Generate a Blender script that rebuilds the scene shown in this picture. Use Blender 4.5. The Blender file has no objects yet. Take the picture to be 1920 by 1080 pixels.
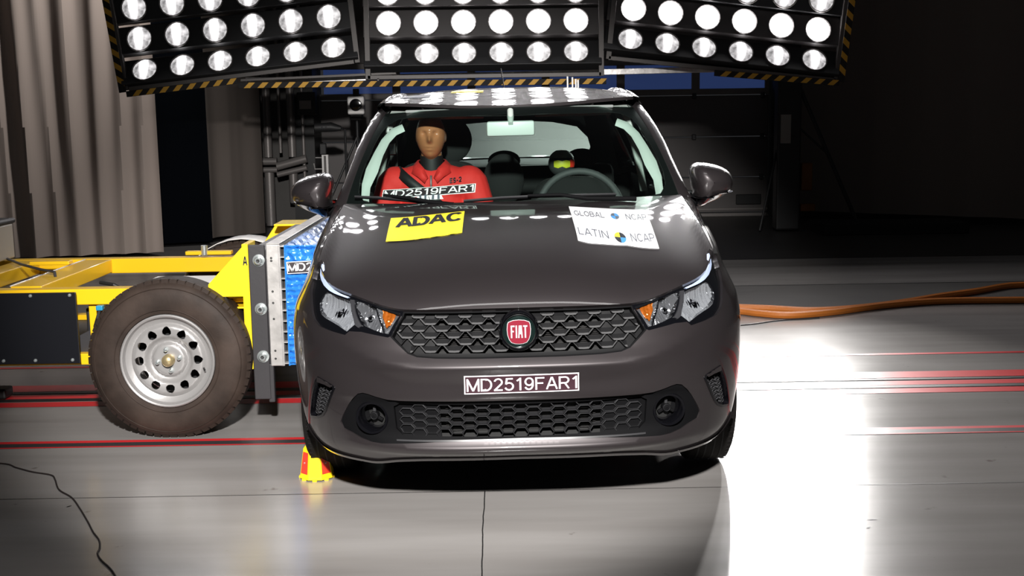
import bpy, bmesh, math, random
from math import *
from mathutils import Vector, Matrix
from mathutils.geometry import delaunay_2d_cdt
random.seed(7)
S = bpy.context.scene
COL = S.collection
# ------------------------------------------------------------------ camera
FPX = 2220.
PITCH, PSI, ROLL = atan(335/2220.), .006, .015
def _cam():
    f = Vector((sin(PSI)*cos(PITCH), cos(PSI)*cos(PITCH), -sin(PITCH)))
    r = Vector((cos(PSI), -sin(PSI), 0)); u = r.cross(f)
    c, s = cos(ROLL), sin(ROLL)
    r2 = c*r - s*u; u2 = s*r + c*u
    M = Matrix((( r2.x, u2.x, -f.x, -.050), (r2.y, u2.y, -f.y, -3.75), (r2.z, u2.z, -f.z, 1.38), (0, 0, 0, 1)))
    cd = bpy.data.cameras.new('camera'); cd.sensor_width = 36; cd.lens = FPX*36/1920; cd.clip_end = 100
    o = bpy.data.objects.new('camera', cd); o.matrix_world = M; COL.objects.link(o); S.camera = o
_cam()
# ------------------------------------------------------------------ world, lights, exposure
w = bpy.data.worlds.new('hall_dark'); S.world = w; w.use_nodes = True
w.node_tree.nodes['Background'].inputs[0].default_value = (.9, .93, 1, 1)
w.node_tree.nodes['Background'].inputs[1].default_value = .022
S.view_settings.view_transform = 'Standard'; S.view_settings.look = 'None'
S.view_settings.gamma = 1; S.view_settings.use_curve_mapping = False
S.view_settings.exposure = 0.0
def spot(name, loc, tgt, power, angle, blend, radius, color=(1, .97, .94)):
    d = bpy.data.lights.new(name, 'SPOT'); d.energy = power; d.spot_size = angle; d.spot_blend = blend
    d.shadow_soft_size = radius; d.color = color
    o = bpy.data.objects.new(name, d); COL.objects.link(o); o.location = loc
    o.rotation_euler = (Vector(tgt)-Vector(loc)).to_track_quat('-Z', 'Y').to_euler(); return o
spot('front_key_lamp', (-.1, -4.1, 2.86), (-.38, 1.35, .78), 3000, radians(39), .45, .10)
spot('curtain_fill_spot', (-2.3, 6.75, 4.6), (-4.3, 7.5, 1.4), 650, radians(80), .8, .12)  # added spot with no fixture, grazes the curtain to deepen its folds
def areal(name, loc, tgt, power, sx, sy, color=(1, .98, .96)):
    d = bpy.data.lights.new(name, 'AREA'); d.shape = 'RECTANGLE'; d.size = sx; d.size_y = sy; d.energy = power; d.color = color
    o = bpy.data.objects.new(name, d); COL.objects.link(o); o.location = loc
    o.rotation_euler = (Vector(tgt)-Vector(loc)).to_track_quat('-Z', 'Y').to_euler(); return o
areal('overhead_hall_lamp', (0, -1.1, 5.5), (0, -.2, 0), 34, 3.4, .45)
for k, x_ in enumerate((1.39, 2.02, 2.65)):   # beams of three narrow lamps of the right-hand panel
    spot('panel_beam_lamp', (x_, 6.36, 2.19-.12*(x_-1.08)), (x_-1.35, 0.7, 0), 750, radians(42), .8, .07)
cy = S.cycles
cy.max_bounces = 8; cy.transparent_max_bounces = 12; cy.glossy_bounces = 4; cy.diffuse_bounces = 3; cy.transmission_bounces = 6
cy.caustics_reflective = False; cy.caustics_refractive = False; cy.sample_clamp_indirect = 4
# ------------------------------------------------------------------ materials
MT = {}
def mat(name, col, rough=.5, metal=0., coat=0., crough=.05, emit=None, es=0., spec=.5, bump=0., bscale=40., var=0., vscale=8., alpha=None):
    m = bpy.data.materials.new(name); m.use_nodes = True; n = m.node_tree; b = n.nodes['Principled BSDF']
    def s(k, v):
        if k in b.inputs: b.inputs[k].default_value = v
    s('Base Color', (*col, 1)); s('Roughness', rough); s('Metallic', metal); s('Coat Weight', coat); s('Coat Roughness', crough); s('Specular IOR Level', spec)
    if emit: s('Emission Color', (*emit, 1)); s('Emission Strength', es)
    if bump or var:
        tc = n.nodes.new('ShaderNodeTexCoord')
    if bump:
        t = n.nodes.new('ShaderNodeTexNoise'); t.inputs['Scale'].default_value = bscale; t.inputs['Detail'].default_value = 4
        n.links.new(tc.outputs['Object'], t.inputs['Vector'])
        bp = n.nodes.new('ShaderNodeBump'); bp.inputs['Strength'].default_value = bump; bp.inputs['Distance'].default_value = .01
        n.links.new(t.outputs['Fac'], bp.inputs['Height']); n.links.new(bp.outputs['Normal'], b.inputs['Normal'])
    if var:
        t = n.nodes.new('ShaderNodeTexNoise'); t.inputs['Scale'].default_value = vscale; t.inputs['Detail'].default_value = 5
        n.links.new(tc.outputs['Object'], t.inputs['Vector'])
        r = n.nodes.new('ShaderNodeValToRGB'); r.color_ramp.elements[0].position = .3; r.color_ramp.elements[1].position = .7
        r.color_ramp.elements[0].color = (*[c*(1-var) for c in col], 1); r.color_ramp.elements[1].color = (*[min(1, c*(1+var)) for c in col], 1)
        n.links.new(t.outputs['Fac'], r.inputs['Fac']); n.links.new(r.outputs['Color'], b.inputs['Base Color'])
    MT[name] = m; return m
mat('paint', (.034, .0285, .030), .42, .5, 1., .03)
mat('black_plastic', (.003, .003, .0035), .7, spec=.08, bump=.05, bscale=400)
mat('dark_plastic', (.0035, .0035, .004), .7, spec=.08)
mat('grille_plastic', (.030, .030, .032), .28)
mat('fin_metal', (.012, .011, .011), .5, .3)
mat('gloss_black', (.003, .003, .004), .12, coat=.5)
mat('void_black', (.004, .004, .004), .8)
mat('chrome', (.85, .85, .86), .08, 1.)
mat('drl', (.75, .82, 1.), .12, .6, emit=(.6, .72, 1), es=.75)
mat('reflector_dim', (.30, .30, .31), .15, .75)
mat('reflector', (.90, .91, .94), .12, .80)
mat('amber', (.45, .11, .01), .22, .45, coat=.4)
mat('emblem_red', (.17, .005, .018), .5, 0, spec=.15)
mat('emblem_dark', (.010, .022, .020), .1, .5, coat=1)
mat('silver_letter', (.45, .45, .45), .4, .3)
mat('tire', (.010, .009, .0085), .75, spec=.15, bump=.15, bscale=60, var=.25)
mat('trolley_tire', (.036, .025, .020), .62, spec=.2, bump=.1, bscale=40, var=.45, vscale=6)
mat('wheel_silver', (.40, .39, .385), .36, .45, bump=.03, bscale=120)
mat('alloy', (.35, .35, .36), .3, .8)
mat('yellow_paint', (.85, .50, .008), .35, coat=.3, bump=.03, bscale=60)
mat('yellow_bright', (.95, .66, .01), .4, coat=.2)
mat('steel_grey', (.050, .048, .051), .42, .3, bump=.03, bscale=80)
mat('alu', (.62, .60, .58), .35, .55, bump=.12, bscale=30, var=.2, vscale=14)
mat('bolt', (.72, .78, .78), .25, .8)
mat('blue_foil', (.03, .23, .70), .28, .15, coat=.4, bump=.5, bscale=26)
mat('black_panel', (.005, .0055, .008), .35)
mat('white_paint', (.78, .76, .74), .4)
mat('cream_panel', (.36, .34, .31), .45)
mat('sticker_yellow', (.95, .80, .03), .45)
mat('sticker_white', (.90, .90, .92), .5)
mat('sticker_black', (.010, .012, .020), .5)
mat('sticker_blue', (.05, .30, .75), .5)
mat('sticker_grey', (.10, .11, .14), .5)
mat('plate_dark', (.040, .014, .021), .5)
mat('plate_white', (.92, .90, .91), .5)
mat('plate_dark_grey', (.030, .022, .025), .5)
mat('frit', (.006, .007, .007), .35)
mat('interior_dark', (.008, .009, .009), .7)
mat('interior_trim', (.50, .56, .52), .6)
mat('headliner', (.22, .24, .23), .9)
mat('seat_fabric', (.006, .007, .007), .9, bump=.1, bscale=300)
mat('seat_side', (.035, .04, .04), .7)
mat('dummy_skin', (.40, .165, .075), .32, coat=.3)
mat('red_jacket', (.62, .022, .018), .75, bump=.15, bscale=25)
mat('dark_rubber', (.004, .004, .005), .6)
mat('belt', (.006, .006, .007), .6)
mat('mirror_white', (.60, .66, .63), .4)
mat('rig_black', (.012, .012, .013), .55)
mat('rig_panel', (.055, .050, .050), .5, .2)
mat('rig_grey', (.085, .078, .075), .5, .3)
mat('hazard_yellow', (.55, .29, .02), .6)
mat('hazard_black', (.006, .005, .005), .8)
mat('curtain_beige', (.27, .225, .20), .9, spec=.1, bump=.05, bscale=200)
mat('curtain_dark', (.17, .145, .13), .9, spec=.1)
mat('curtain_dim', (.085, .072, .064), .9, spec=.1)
mat('gap_black', (.0015, .002, .003), .95, spec=.02)
mat('wall_grey', (.10, .095, .09), .8, var=.1, vscale=2)
mat('door_panel', (.14, .128, .125), .6, var=.06, vscale=1.5)
mat('door_rail', (.22, .20, .19), .5)
mat('window_blue', (.02, .04, .12), .2, emit=(.03, .055, .17), es=.5)
mat('pipe', (.24, .22, .21), .4, .3)
mat('orange_cable', (.50, .15, .02), .55, bump=.2, bscale=80)
mat('dark_cable', (.02, .014, .013), .6)
mat('red_line', (.62, .025, .03), .4)
mat('rail_dark', (.012, .012, .012), .5)
mat('marker_red', (.85, .05, .025), .25, coat=.4)
mat('blue_cap', (.02, .25, .45), .4)
mat('orange_box', (.20, .07, .01), .6)
mat('yellow_cap', (.55, .6, .03), .5)
def glass(name, tint, refl=1., dust=0.):
    m = bpy.data.materials.new(name); m.use_nodes = True; n = m.node_tree
    n.nodes.remove(n.nodes['Principled BSDF'])
    t = n.nodes.new('ShaderNodeBsdfTransparent'); t.inputs[0].default_value = (*tint, 1)
    g = n.nodes.new('ShaderNodeBsdfGlossy'); g.inputs['Roughness'].default_value = .02; g.inputs[0].default_value = (refl, refl, refl, 1)
    f = n.nodes.new('ShaderNodeFresnel'); ge = n.nodes.new('ShaderNodeNewGeometry')   # thin sheet: same reflectance from both sides
    io = n.nodes.new('ShaderNodeMapRange'); io.inputs['To Min'].default_value = 1.45; io.inputs['To Max'].default_value = 1/1.45
    n.links.new(ge.outputs['Backfacing'], io.inputs['Value']); n.links.new(io.outputs[0], f.inputs[0])
    mx = n.nodes.new('ShaderNodeMixShader'); o = n.nodes['Material Output']
    n.links.new(f.outputs[0], mx.inputs[0]); n.links.new(t.outputs[0], mx.inputs[1]); n.links.new(g.outputs[0], mx.inputs[2])
    out = mx.outputs[0]
    if dust:   # dusty pane: part of the light scatters in the dirt film
        df = n.nodes.new('ShaderNodeBsdfTranslucent'); df.inputs[0].default_value = (.75, .85, .80, 1)
        m2 = n.nodes.new('ShaderNodeMixShader'); m2.inputs[0].default_value = dust
        n.links.new(out, m2.inputs[1]); n.links.new(df.outputs[0], m2.inputs[2]); out = m2.outputs[0]
    n.links.new(out, o.inputs[0]); MT[name] = m
glass('windscreen_glass', (.80, .90, .86)); glass('lamp_glass', (.93, .95, .97)); glass('rear_glass', (.60, .68, .65), 1., .16); glass('side_glass', (.35, .40, .38))
def lens_mat(name, side, core, width):
    """frosted lamp glass lit from behind: dull sides, hot vertical filament image in the middle"""
    m = bpy.data.materials.new(name); m.use_nodes = True; n = m.node_tree; L = n.links.new
    b = n.nodes['Principled BSDF']; b.inputs['Base Color'].default_value = (.5, .5, .5, 1); b.inputs['Roughness'].default_value = .15
    tc = n.nodes.new('ShaderNodeTexCoord'); sp = n.nodes.new('ShaderNodeSeparateXYZ'); L(tc.outputs['Object'], sp.inputs[0])
    def M(op, a, c=None):
        k = n.nodes.new('ShaderNodeMath'); k.operation = op
        for i, v in enumerate((a, c)):
            if v is None: continue
            if isinstance(v, (int, float)): k.inputs[i].default_value = v
            else: L(v, k.inputs[i])
        return k.outputs[0]
    x2 = M('POWER', M('DIVIDE', M('ABSOLUTE', sp.outputs[0]), width), 2.)
    z2 = M('POWER', M('DIVIDE', M('ABSOLUTE', M('SUBTRACT', sp.outputs[2], .012)), .055), 2.)
    core_v = M('MULTIPLY', M('EXPONENT', M('MULTIPLY', M('ADD', x2, z2), -1.)), core)
    nz = n.nodes.new('ShaderNodeTexNoise'); nz.inputs['Scale'].default_value = 22; L(tc.outputs['Object'], nz.inputs['Vector'])
    sd = M('MULTIPLY', M('MAXIMUM', M('ADD', M('MULTIPLY', nz.outputs['Fac'], 3.2), -.75), .3), side)
    L(M('ADD', core_v, sd), b.inputs['Emission Strength']); b.inputs['Emission Color'].default_value = (1, .97, .98, 1)
    MT[name] = m
lens_mat('lens_soft', .62, 28, .020)
lens_mat('lens_blaze', 10., 70, .05)
lens_mat('lens_hot', 6.0, 40, .05)
def floor_mat():
    m = bpy.data.materials.new('floor_coating'); m.use_nodes = True; n = m.node_tree; L = n.links.new; b = n.nodes['Principled BSDF']
    tc = n.nodes.new('ShaderNodeTexCoord')
    def noise(scale, det, vec=None):
        t = n.nodes.new('ShaderNodeTexNoise'); t.inputs['Scale'].default_value = scale; t.inputs['Detail'].default_value = det
        L(vec or tc.outputs['Object'], t.inputs['Vector']); return t.outputs['Fac']
    mp = n.nodes.new('ShaderNodeMapping'); mp.inputs['Scale'].default_value = (.35, 3, 1); L(tc.outputs['Object'], mp.inputs[0])
    r = n.nodes.new('ShaderNodeValToRGB'); L(noise(1.6, 7, mp.outputs[0]), r.inputs[0])
    r.color_ramp.elements[0].position = .3; r.color_ramp.elements[0].color = (.235, .222, .212, 1)
    r.color_ramp.elements[1].position = .72; r.color_ramp.elements[1].color = (.325, .312, .302, 1)
    # scattered scuffs
    sc = n.nodes.new('ShaderNodeValToRGB'); L(noise(9, 9), sc.inputs[0]); sc.color_ramp.elements[0].position = .70; sc.color_ramp.elements[1].position = .76
    mx = n.nodes.new('ShaderNodeMixRGB'); L(sc.outputs[0], mx.inputs[0]); L(r.outputs[0], mx.inputs[1]); mx.inputs[2].default_value = (.15, .13, .12, 1)
    L(mx.outputs[0], b.inputs['Base Color'])
    rr = n.nodes.new('ShaderNodeMapRange'); rr.inputs['To Min'].default_value = .19; rr.inputs['To Max'].default_value = .27
    L(noise(2.2, 6), rr.inputs['Value']); L(rr.outputs[0], b.inputs['Roughness'])
    b.inputs['Specular IOR Level'].default_value = .55
    bp = n.nodes.new('ShaderNodeBump'); bp.inputs['Strength'].default_value = .035; bp.inputs['Distance'].default_value = .002
    L(noise(700, 2), bp.inputs['Height']); L(bp.outputs[0], b.inputs['Normal'])
    MT['floor'] = m
floor_mat()
# ------------------------------------------------------------------ helpers
def tag(o, label=None, cat=None, group=None, kind=None):
    if label: o['label'] = label
    if cat: o['category'] = cat
    if group: o['group'] = group
    if kind: o['kind'] = kind
    return o
def empty(name, loc=(0, 0, 0), rot=(0, 0, 0), parent=None):
    o = bpy.data.objects.new(name, None); COL.objects.link(o); o.location = loc; o.rotation_euler = rot
    o.empty_display_size = .1
    if parent: o.parent = parent
    return o
def mesh_obj(name, V, Fc, m, parent=None, smooth=True, normals=None, mats=None, midx=None, loc=None):
    me = bpy.data.meshes.new(name); me.from_pydata([tuple(v) for v in V], [], Fc); me.update()
    for k in (mats or [m]): me.materials.append(MT[k])
    if midx: me.polygons.foreach_set('material_index', midx)
    if smooth: me.polygons.foreach_set('use_smooth', [True]*len(me.polygons))
    if normals:
        me.normals_split_custom_set_from_vertices(normals)
    o = bpy.data.objects.new(name, me); COL.objects.link(o)
    if parent: o.parent = parent
    if loc: o.location = loc
    return o
class MB:
    def __init__(s): s.V = []; s.F = []
    def add(s, V, F):
        k = len(s.V); s.V += [tuple(v) for v in V]; s.F += [tuple(i+k for i in f) for f in F]; return s
    def box(s, c, d, rz=0, ry=0, rx=0):
        M = Matrix.Rotation(rz, 3, 'Z') @ Matrix.Rotation(ry, 3, 'Y') @ Matrix.Rotation(rx, 3, 'X')
        V = [Vector(c)+M @ Vector((x*d[0]/2, y*d[1]/2, z*d[2]/2)) for x in (-1, 1) for y in (-1, 1) for z in (-1, 1)]
        return s.add(V, [(0, 1, 3, 2), (4, 6, 7, 5), (0, 4, 5, 1), (2, 3, 7, 6), (0, 2, 6, 4), (1, 5, 7, 3)])
    def bounds(s, x0, x1, y0, y1, z0, z1):
        return s.box(((x0+x1)/2, (y0+y1)/2, (z0+z1)/2), (abs(x1-x0), abs(y1-y0), abs(z1-z0)))
    def tube(s, pts, r, n=8, cap=True):
        P = [Vector(p) for p in pts]; R = r if isinstance(r, (list, tuple)) else [r]*len(P)
        rings = []; up = Vector((0, 0, 1))
        for i, p in enumerate(P):
            t = (P[min(i+1, len(P)-1)]-P[max(i-1, 0)]).normalized()
            if abs(t.dot(up)) > .95: up = Vector((0, 1, 0)) if abs(t.y) < .9 else Vector((1, 0, 0))
            a = t.cross(up).normalized(); b = a.cross(t).normalized(); up = b
            rings.append([p+(a*cos(2*pi*j/n)+b*sin(2*pi*j/n))*R[i] for j in range(n)])
        V = [v for q in rings for v in q]
        F = [(i*n+j, i*n+(j+1) % n, (i+1)*n+(j+1) % n, (i+1)*n+j) for i in range(len(P)-1) for j in range(n)]
        if cap: F += [tuple(range(n))[::-1], tuple((len(P)-1)*n+j for j in range(n))]
        return s.add(V, F)
    def lathe(s, prof, c=(0, 0, 0), n=32, axis='Y'):
        """prof: (radius, along) points; spun about axis"""
        V = []; F = []
        for r, h in prof:
            for j in range(n):
                a = 2*pi*j/n
                q = (r*cos(a), h, r*sin(a)) if axis == 'Y' else ((r*cos(a), r*sin(a), h) if axis == 'Z' else (h, r*cos(a), r*sin(a)))
                V.append((q[0]+c[0], q[1]+c[1], q[2]+c[2]))
        for i in range(len(prof)-1):
            for j in range(n): F.append((i*n+j, i*n+(j+1) % n, (i+1)*n+(j+1) % n, (i+1)*n+j))
        return s.add(V, F)
    def prism(s, poly, y0, y1):
        """poly in x,z ; extruded along y"""
        n = len(poly); V = [(x, y0, z) for x, z in poly]+[(x, y1, z) for x, z in poly]
        F = [tuple(range(n)), tuple(range(2*n-1, n-1, -1))]+[(i, (i+1) % n+0, (i+1) % n+n, i+n) for i in range(n)]
        return s.add(V, F)
    def build(s, name, m, parent=None, smooth=False, bevel=0, loc=None, split=True):
        o = mesh_obj(name, s.V, s.F, m, parent, smooth, loc=loc)
        bm = bmesh.new(); bm.from_mesh(o.data)
        bmesh.ops.remove_doubles(bm, verts=bm.verts, dist=1e-6)
        bmesh.ops.recalc_face_normals(bm, faces=bm.faces)
        if bevel:
            es = [e for e in bm.edges if len(e.link_faces) == 2 and e.calc_face_angle(0) > .6]
            bmesh.ops.bevel(bm, geom=es, offset=bevel, segments=2, affect='EDGES', profile=.5)
        bm.to_mesh(o.data); bm.free()
        if smooth and split: o.data.set_sharp_from_angle(angle=radians(38))
        return o
def inpoly(x, y, poly):
    c = False; j = len(poly)-1
    for i in range(len(poly)):
        xi, yi = poly[i]; xj, yj = poly[j]
        if (yi > y) != (yj > y) and x < (xj-xi)*(y-yi)/(yj-yi)+xi: c = not c
        j = i
    return c
def dens(poly, step, sx):
    out = []
    for i in range(len(poly)):
        a = poly[i]; b = poly[(i+1) % len(poly)]
        d = hypot((b[0]-a[0])*sx, b[1]-a[1]); k = max(1, int(ceil(d/step)))
        for j in range(k): out.append((a[0]+(b[0]-a[0])*j/k, a[1]+(b[1]-a[1])*j/k))
    return out
def smooth_poly(poly, it=1):
    for _ in range(it):
        q = []
        for i in range(len(poly)):
            a = poly[i]; b = poly[(i+1) % len(poly)]
            q += [(.75*a[0]+.25*b[0], .75*a[1]+.25*b[1]), (.25*a[0]+.75*b[0], .25*a[1]+.75*b[1])]
        poly = q
    return poly
def cdt(poly, holes, step, sx):
    loops = [dens(poly, step, sx)]+[dens(h, step, sx) for h in holes]
    P = []; E = []
    for l in loops:
        k = len(P); P += [(x*sx, y) for x, y in l]; E += [(k+i, k+(i+1) % len(l)) for i in range(len(l))]
    nb = len(P)
    xs = [p[0] for p in P]; ys = [p[1] for p in P]
    polys = [[(x*sx, y) for x, y in l] for l in [poly]+list(holes)]
    cell = {}
    for p in P: cell.setdefault((int(p[0]//step), int(p[1]//step)), []).append(p)
    def ins(x, y): return inpoly(x, y, polys[0]) and not any(inpoly(x, y, h) for h in polys[1:])
    x0 = floor(min(xs)/step)*step; y = min(ys)+step*.5; row = 0
    while y < max(ys):
        x = x0+(step/2 if row % 2 else 0)
        while x < max(xs):
            if ins(x, y):
                cx_, cy_ = int(x//step), int(y//step)
                if all(hypot(x-p[0], y-p[1]) > .5*step for i in (-1, 0, 1) for j in (-1, 0, 1) for p in cell.get((cx_+i, cy_+j), ())): P.append((x, y))
            x += step
        y += step*.87; row += 1
    r = delaunay_2d_cdt([Vector(p) for p in P], E, [], 0, 1e-7)
    V2 = [(v.x/sx, v.y) for v in r[0]]
    T = []
    for f in r[2]:
        cx_ = sum(r[0][i].x for i in f)/3; cy_ = sum(r[0][i].y for i in f)/3
        if ins(cx_, cy_): T.append(tuple(f))
    return V2, T
def fnorm(fn, u, v, e=2e-3):
    a = fn(u-e, v); b = fn(u+e, v); c = fn(u, v-e); d = fn(u, v+e)
    n = Vector([b[i]-a[i] for i in range(3)]).cross(Vector([d[i]-c[i] for i in range(3)]))
    return n.normalized() if n.length > 1e-12 else Vector((0, -1, 0))
def panel(name, poly, fn, m, parent=None, holes=(), step=.025, sx=1., off=0., thick=.004, mirror=False, rim=True, flip=1):
    """a sheet cut to poly (u,v) on surface fn, lifted by off and returned inwards by thick; smooth analytic normals"""
    V2, T = cdt(poly, holes, step, sx)
    g = (lambda u, v: fn(-u, v)) if mirror else fn
    V = []; N = []
    for u, v in V2:
        nn = fnorm(g, u, v)*(-1 if mirror else 1)*flip; V.append(Vector(g(u, v))+nn*off); N.append(nn)
    F = []
    for f in T:
        a, b, c = (V[i] for i in f); q = (b-a).cross(c-a)
        F.append(f if q.dot(N[f[0]]) > 0 else f[::-1])
    if rim:
        ec = {}
        for f in F:
            for i in range(3):
                e = (f[i], f[(i+1) % 3]); ec[frozenset(e)] = None if frozenset(e) in ec else e
        mp = {}
        def dup(i, k):
            if (i, k) not in mp:
                mp[(i, k)] = len(V); V.append(V[i]-N[i]*(thick if k else 0)); N.append(None)
            return mp[(i, k)]
        for e in [e for e in ec.values() if e]:
            a0, b0, a1, b1 = dup(e[0], 0), dup(e[1], 0), dup(e[0], 1), dup(e[1], 1)
            F.append((b0, a0, a1, b1)); q = (V[b0]-V[a0]).cross(N[e[0]]).normalized()
            for k in (a0, b0, a1, b1): N[k] = q if N[k] is None else (N[k]+q).normalized()
    return mesh_obj(name, V, F, m, parent, True, [tuple(n) for n in N])
def ribbon(name, rows, m, parent=None, smooth=True, close=False):
    """grid of points rows[i][j]"""
    n = len(rows[0]); V = [p for r in rows for p in r]; F = []
    for i in range(len(rows)-1):
        for j in range(n-(0 if close else 1)): F.append((i*n+j, i*n+(j+1) % n, (i+1)*n+(j+1) % n, (i+1)*n+j))
    return MB().add(V, F).build(name, m, parent, smooth)
def _arc(cx, cy, rx, ry, a0, a1, n=14): return [(cx+rx*cos(radians(a0+(a1-a0)*i/n)), cy+ry*sin(radians(a0+(a1-a0)*i/n))) for i in range(n+1)]
# plain grotesque capitals as centre-line strokes in a unit-height box: (advance width, strokes)
GLYPH = {
 'M': (.84, [[(.06, 0), (.06, 1)], [(.06, .96), (.42, .04)], [(.42, .04), (.78, .96)], [(.78, 1), (.78, 0)]]),
 'D': (.76, [[(.07, 0), (.07, 1)], [(.07, .94), (.36, .94)]+_arc(.36, .5, .34, .44, 90, -90)+[(.36, .06), (.07, .06)]]),
 '2': (.66, [_arc(.33, .68, .24, .27, 165, -28)+[(.10, .06)], [(.05, .06), (.61, .06)]]),
 '5': (.66, [[(.56, .94), (.17, .94), (.11, .50)], [(.11, .50)]+_arc(.31, .33, .26, .28, 125, -160)]),
 '1': (.50, [[(.32, 0), (.32, 1)], [(.32, .95), (.10, .74)]]),
 '9': (.66, [_arc(.33, .66, .24, .29, 0, 360, 24), [(.57, .66)]+_arc(.31, .42, .26, .37, 8, -150)]),
 'F': (.64, [[(.07, 0), (.07, 1)], [(.07, .94), (.60, .94)], [(.07, .51), (.52, .51)]]),
 'A': (.76, [[(.05, 0), (.37, .98)], [(.39, .98), (.71, 0)], [(.17, .32), (.59, .32)]]),
 'R': (.76, [[(.07, 0), (.07, 1)], [(.07, .94), (.40, .94)]+_arc(.42, .70, .22, .24, 90, -90)+[(.07, .46)], [(.40, .46), (.66, 0)]]),
 'C': (.76, [_arc(.40, .5, .32, .44, 40, 320, 22)]),
 'N': (.76, [[(.07, 0), (.07, 1)], [(.07, .96), (.66, .04)], [(.66, 0), (.66, 1)]]),
 'P': (.70, [[(.07, 0), (.07, 1)], [(.07, .94), (.38, .94)]+_arc(.40, .68, .24, .26, 90, -90)+[(.07, .42)]]),
 'L': (.58, [[(.07, 1), (.07, 0)], [(.07, .06), (.55, .06)]]),
 'T': (.62, [[(.31, 0), (.31, 1)], [(.02, .94), (.60, .94)]]),
 'I': (.24, [[(.12, 0), (.12, 1)]]),
 'G': (.80, [_arc(.40, .5, .33, .44, 40, 340, 22), [(.72, .10), (.72, .45), (.44, .45)]]),
 'O': (.80, [_arc(.40, .5, .33, .44, 0, 360, 26)]),
 'B': (.72, [[(.07, 0), (.07, 1)], [(.07, .94), (.36, .94)]+_arc(.38, .73, .20, .21, 90, -90)+[(.07, .52)], [(.38, .52)]+_arc(.40, .29, .24, .23, 90, -90)+[(.07, .06)]]),
 'E': (.66, [[(.07, 0), (.07, 1)], [(.07, .94), (.60, .94)], [(.07, .51), (.55, .51)], [(.07, .06), (.61, .06)]]),
 'S': (.68, [_arc(.33, .72, .23, .22, 20, 250, 14)+_arc(.34, .28, .25, .22, 80, -160, 14)]),
 '-': (.42, [[(.06, .38), (.36, .38)]])}
def text_geo(body, wt=.13):
    V = []; F = []; x0 = 0
    for ch in body:
        adv, strokes = GLYPH[ch]
        for st_ in strokes:
            P = [Vector((x0+a, b)) for a, b in st_]; n = len(P); L_, R_ = [], []
            closed = (P[0]-P[-1]).length < 1e-6
            for i in range(n):
                a = P[i-1] if i else (P[-2] if closed else P[0]); c = P[i+1] if i < n-1 else (P[1] if closed else P[-1])
                d = (c-a).normalized(); e = (P[i]-a).normalized() if i or closed else d
                nn = Vector((-d.y, d.x)); k = wt/2/max(.45, abs(e.dot(d))) if (0 < i < n-1) else wt/2
                L_.append(P[i]+nn*k); R_.append(P[i]-nn*k)
            k = len(V); V += L_+R_; F += [(k+i, k+n+i, k+n+i+1, k+i+1) for i in range(n-1)]
        x0 += adv+.06
    xa = min(v[0] for v in V); xb = max(v[0] for v in V)
    return [((v[0]-xa)/(xb-xa), min(1, max(0, v[1]))) for v in V], F
def text_on(name, body, box, quad, fn, off, m, parent, wt=.13):
    """lettering inside box (u0,v0,u1,v1) of the four corner quad (tl,tr,br,bl) on surface fn"""
    V, F = text_geo(body, wt); W = []; tl, tr, br, bl = quad
    for x, y in V:
        a = box[0]+(box[2]-box[0])*x; b = box[1]+(box[3]-box[1])*y
        u = (tl[0]*(1-a)+tr[0]*a)*b+(bl[0]*(1-a)+br[0]*a)*(1-b); v = (tl[1]*(1-a)+tr[1]*a)*b+(bl[1]*(1-a)+br[1]*a)*(1-b)
        W.append(Vector(fn(u, v))+fnorm(fn, u, v)*off)
    F2 = []
    for f in F:
        q = (W[f[1]]-W[f[0]]).cross(W[f[2]]-W[f[0]])
        F2.append(f)
    return mesh_obj(name, W, F2, m, parent, False)
def quadbox(quad, box):
    tl, tr, br, bl = quad; out = []
    for a, b in ((box[0], box[3]), (box[2], box[3]), (box[2], box[1]), (box[0], box[1])):
        out.append(((tl[0]*(1-a)+tr[0]*a)*b+(bl[0]*(1-a)+br[0]*a)*(1-b), (tl[1]*(1-a)+tr[1]*a)*b+(bl[1]*(1-a)+br[1]*a)*(1-b)))
    return out
def remeshed(name, mb, voxel, m, parent, smooth_it=4):
    o = mb.build('tmp', m, None, True, split=False)
    r = o.modifiers.new('r', 'REMESH'); r.mode = 'VOXEL'; r.voxel_size = voxel
    s = o.modifiers.new('s', 'SMOOTH'); s.iterations = smooth_it; s.factor = .5
    bpy.context.view_layer.update()
    me = bpy.data.meshes.new_from_object(o.evaluated_get(bpy.context.evaluated_depsgraph_get())); me.name = name
    bpy.data.objects.remove(o)
    me.polygons.foreach_set('use_smooth', [True]*len(me.polygons))
    me.materials.clear(); me.materials.append(MT[m])
    q = bpy.data.objects.new(name, me); COL.objects.link(q)
    if parent: q.parent = parent
    return q
def ell(mb, c, r, n=20, mod=None):
    V = []; F = []; k = n
    for i in range(k+1):
        th = pi*i/k
        for j in range(2*k):
            ph = 2*pi*j/(2*k); d = (sin(th)*cos(ph), sin(th)*sin(ph), cos(th))
            V.append((c[0]+r[0]*d[0], c[1]+r[1]*d[1], c[2]+r[2]*d[2]))
    for i in range(k):
        for j in range(2*k): F.append((i*2*k+j, i*2*k+(j+1) % (2*k), (i+1)*2*k+(j+1) % (2*k), (i+1)*2*k+j))
    return mb.add(V, F)
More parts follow.
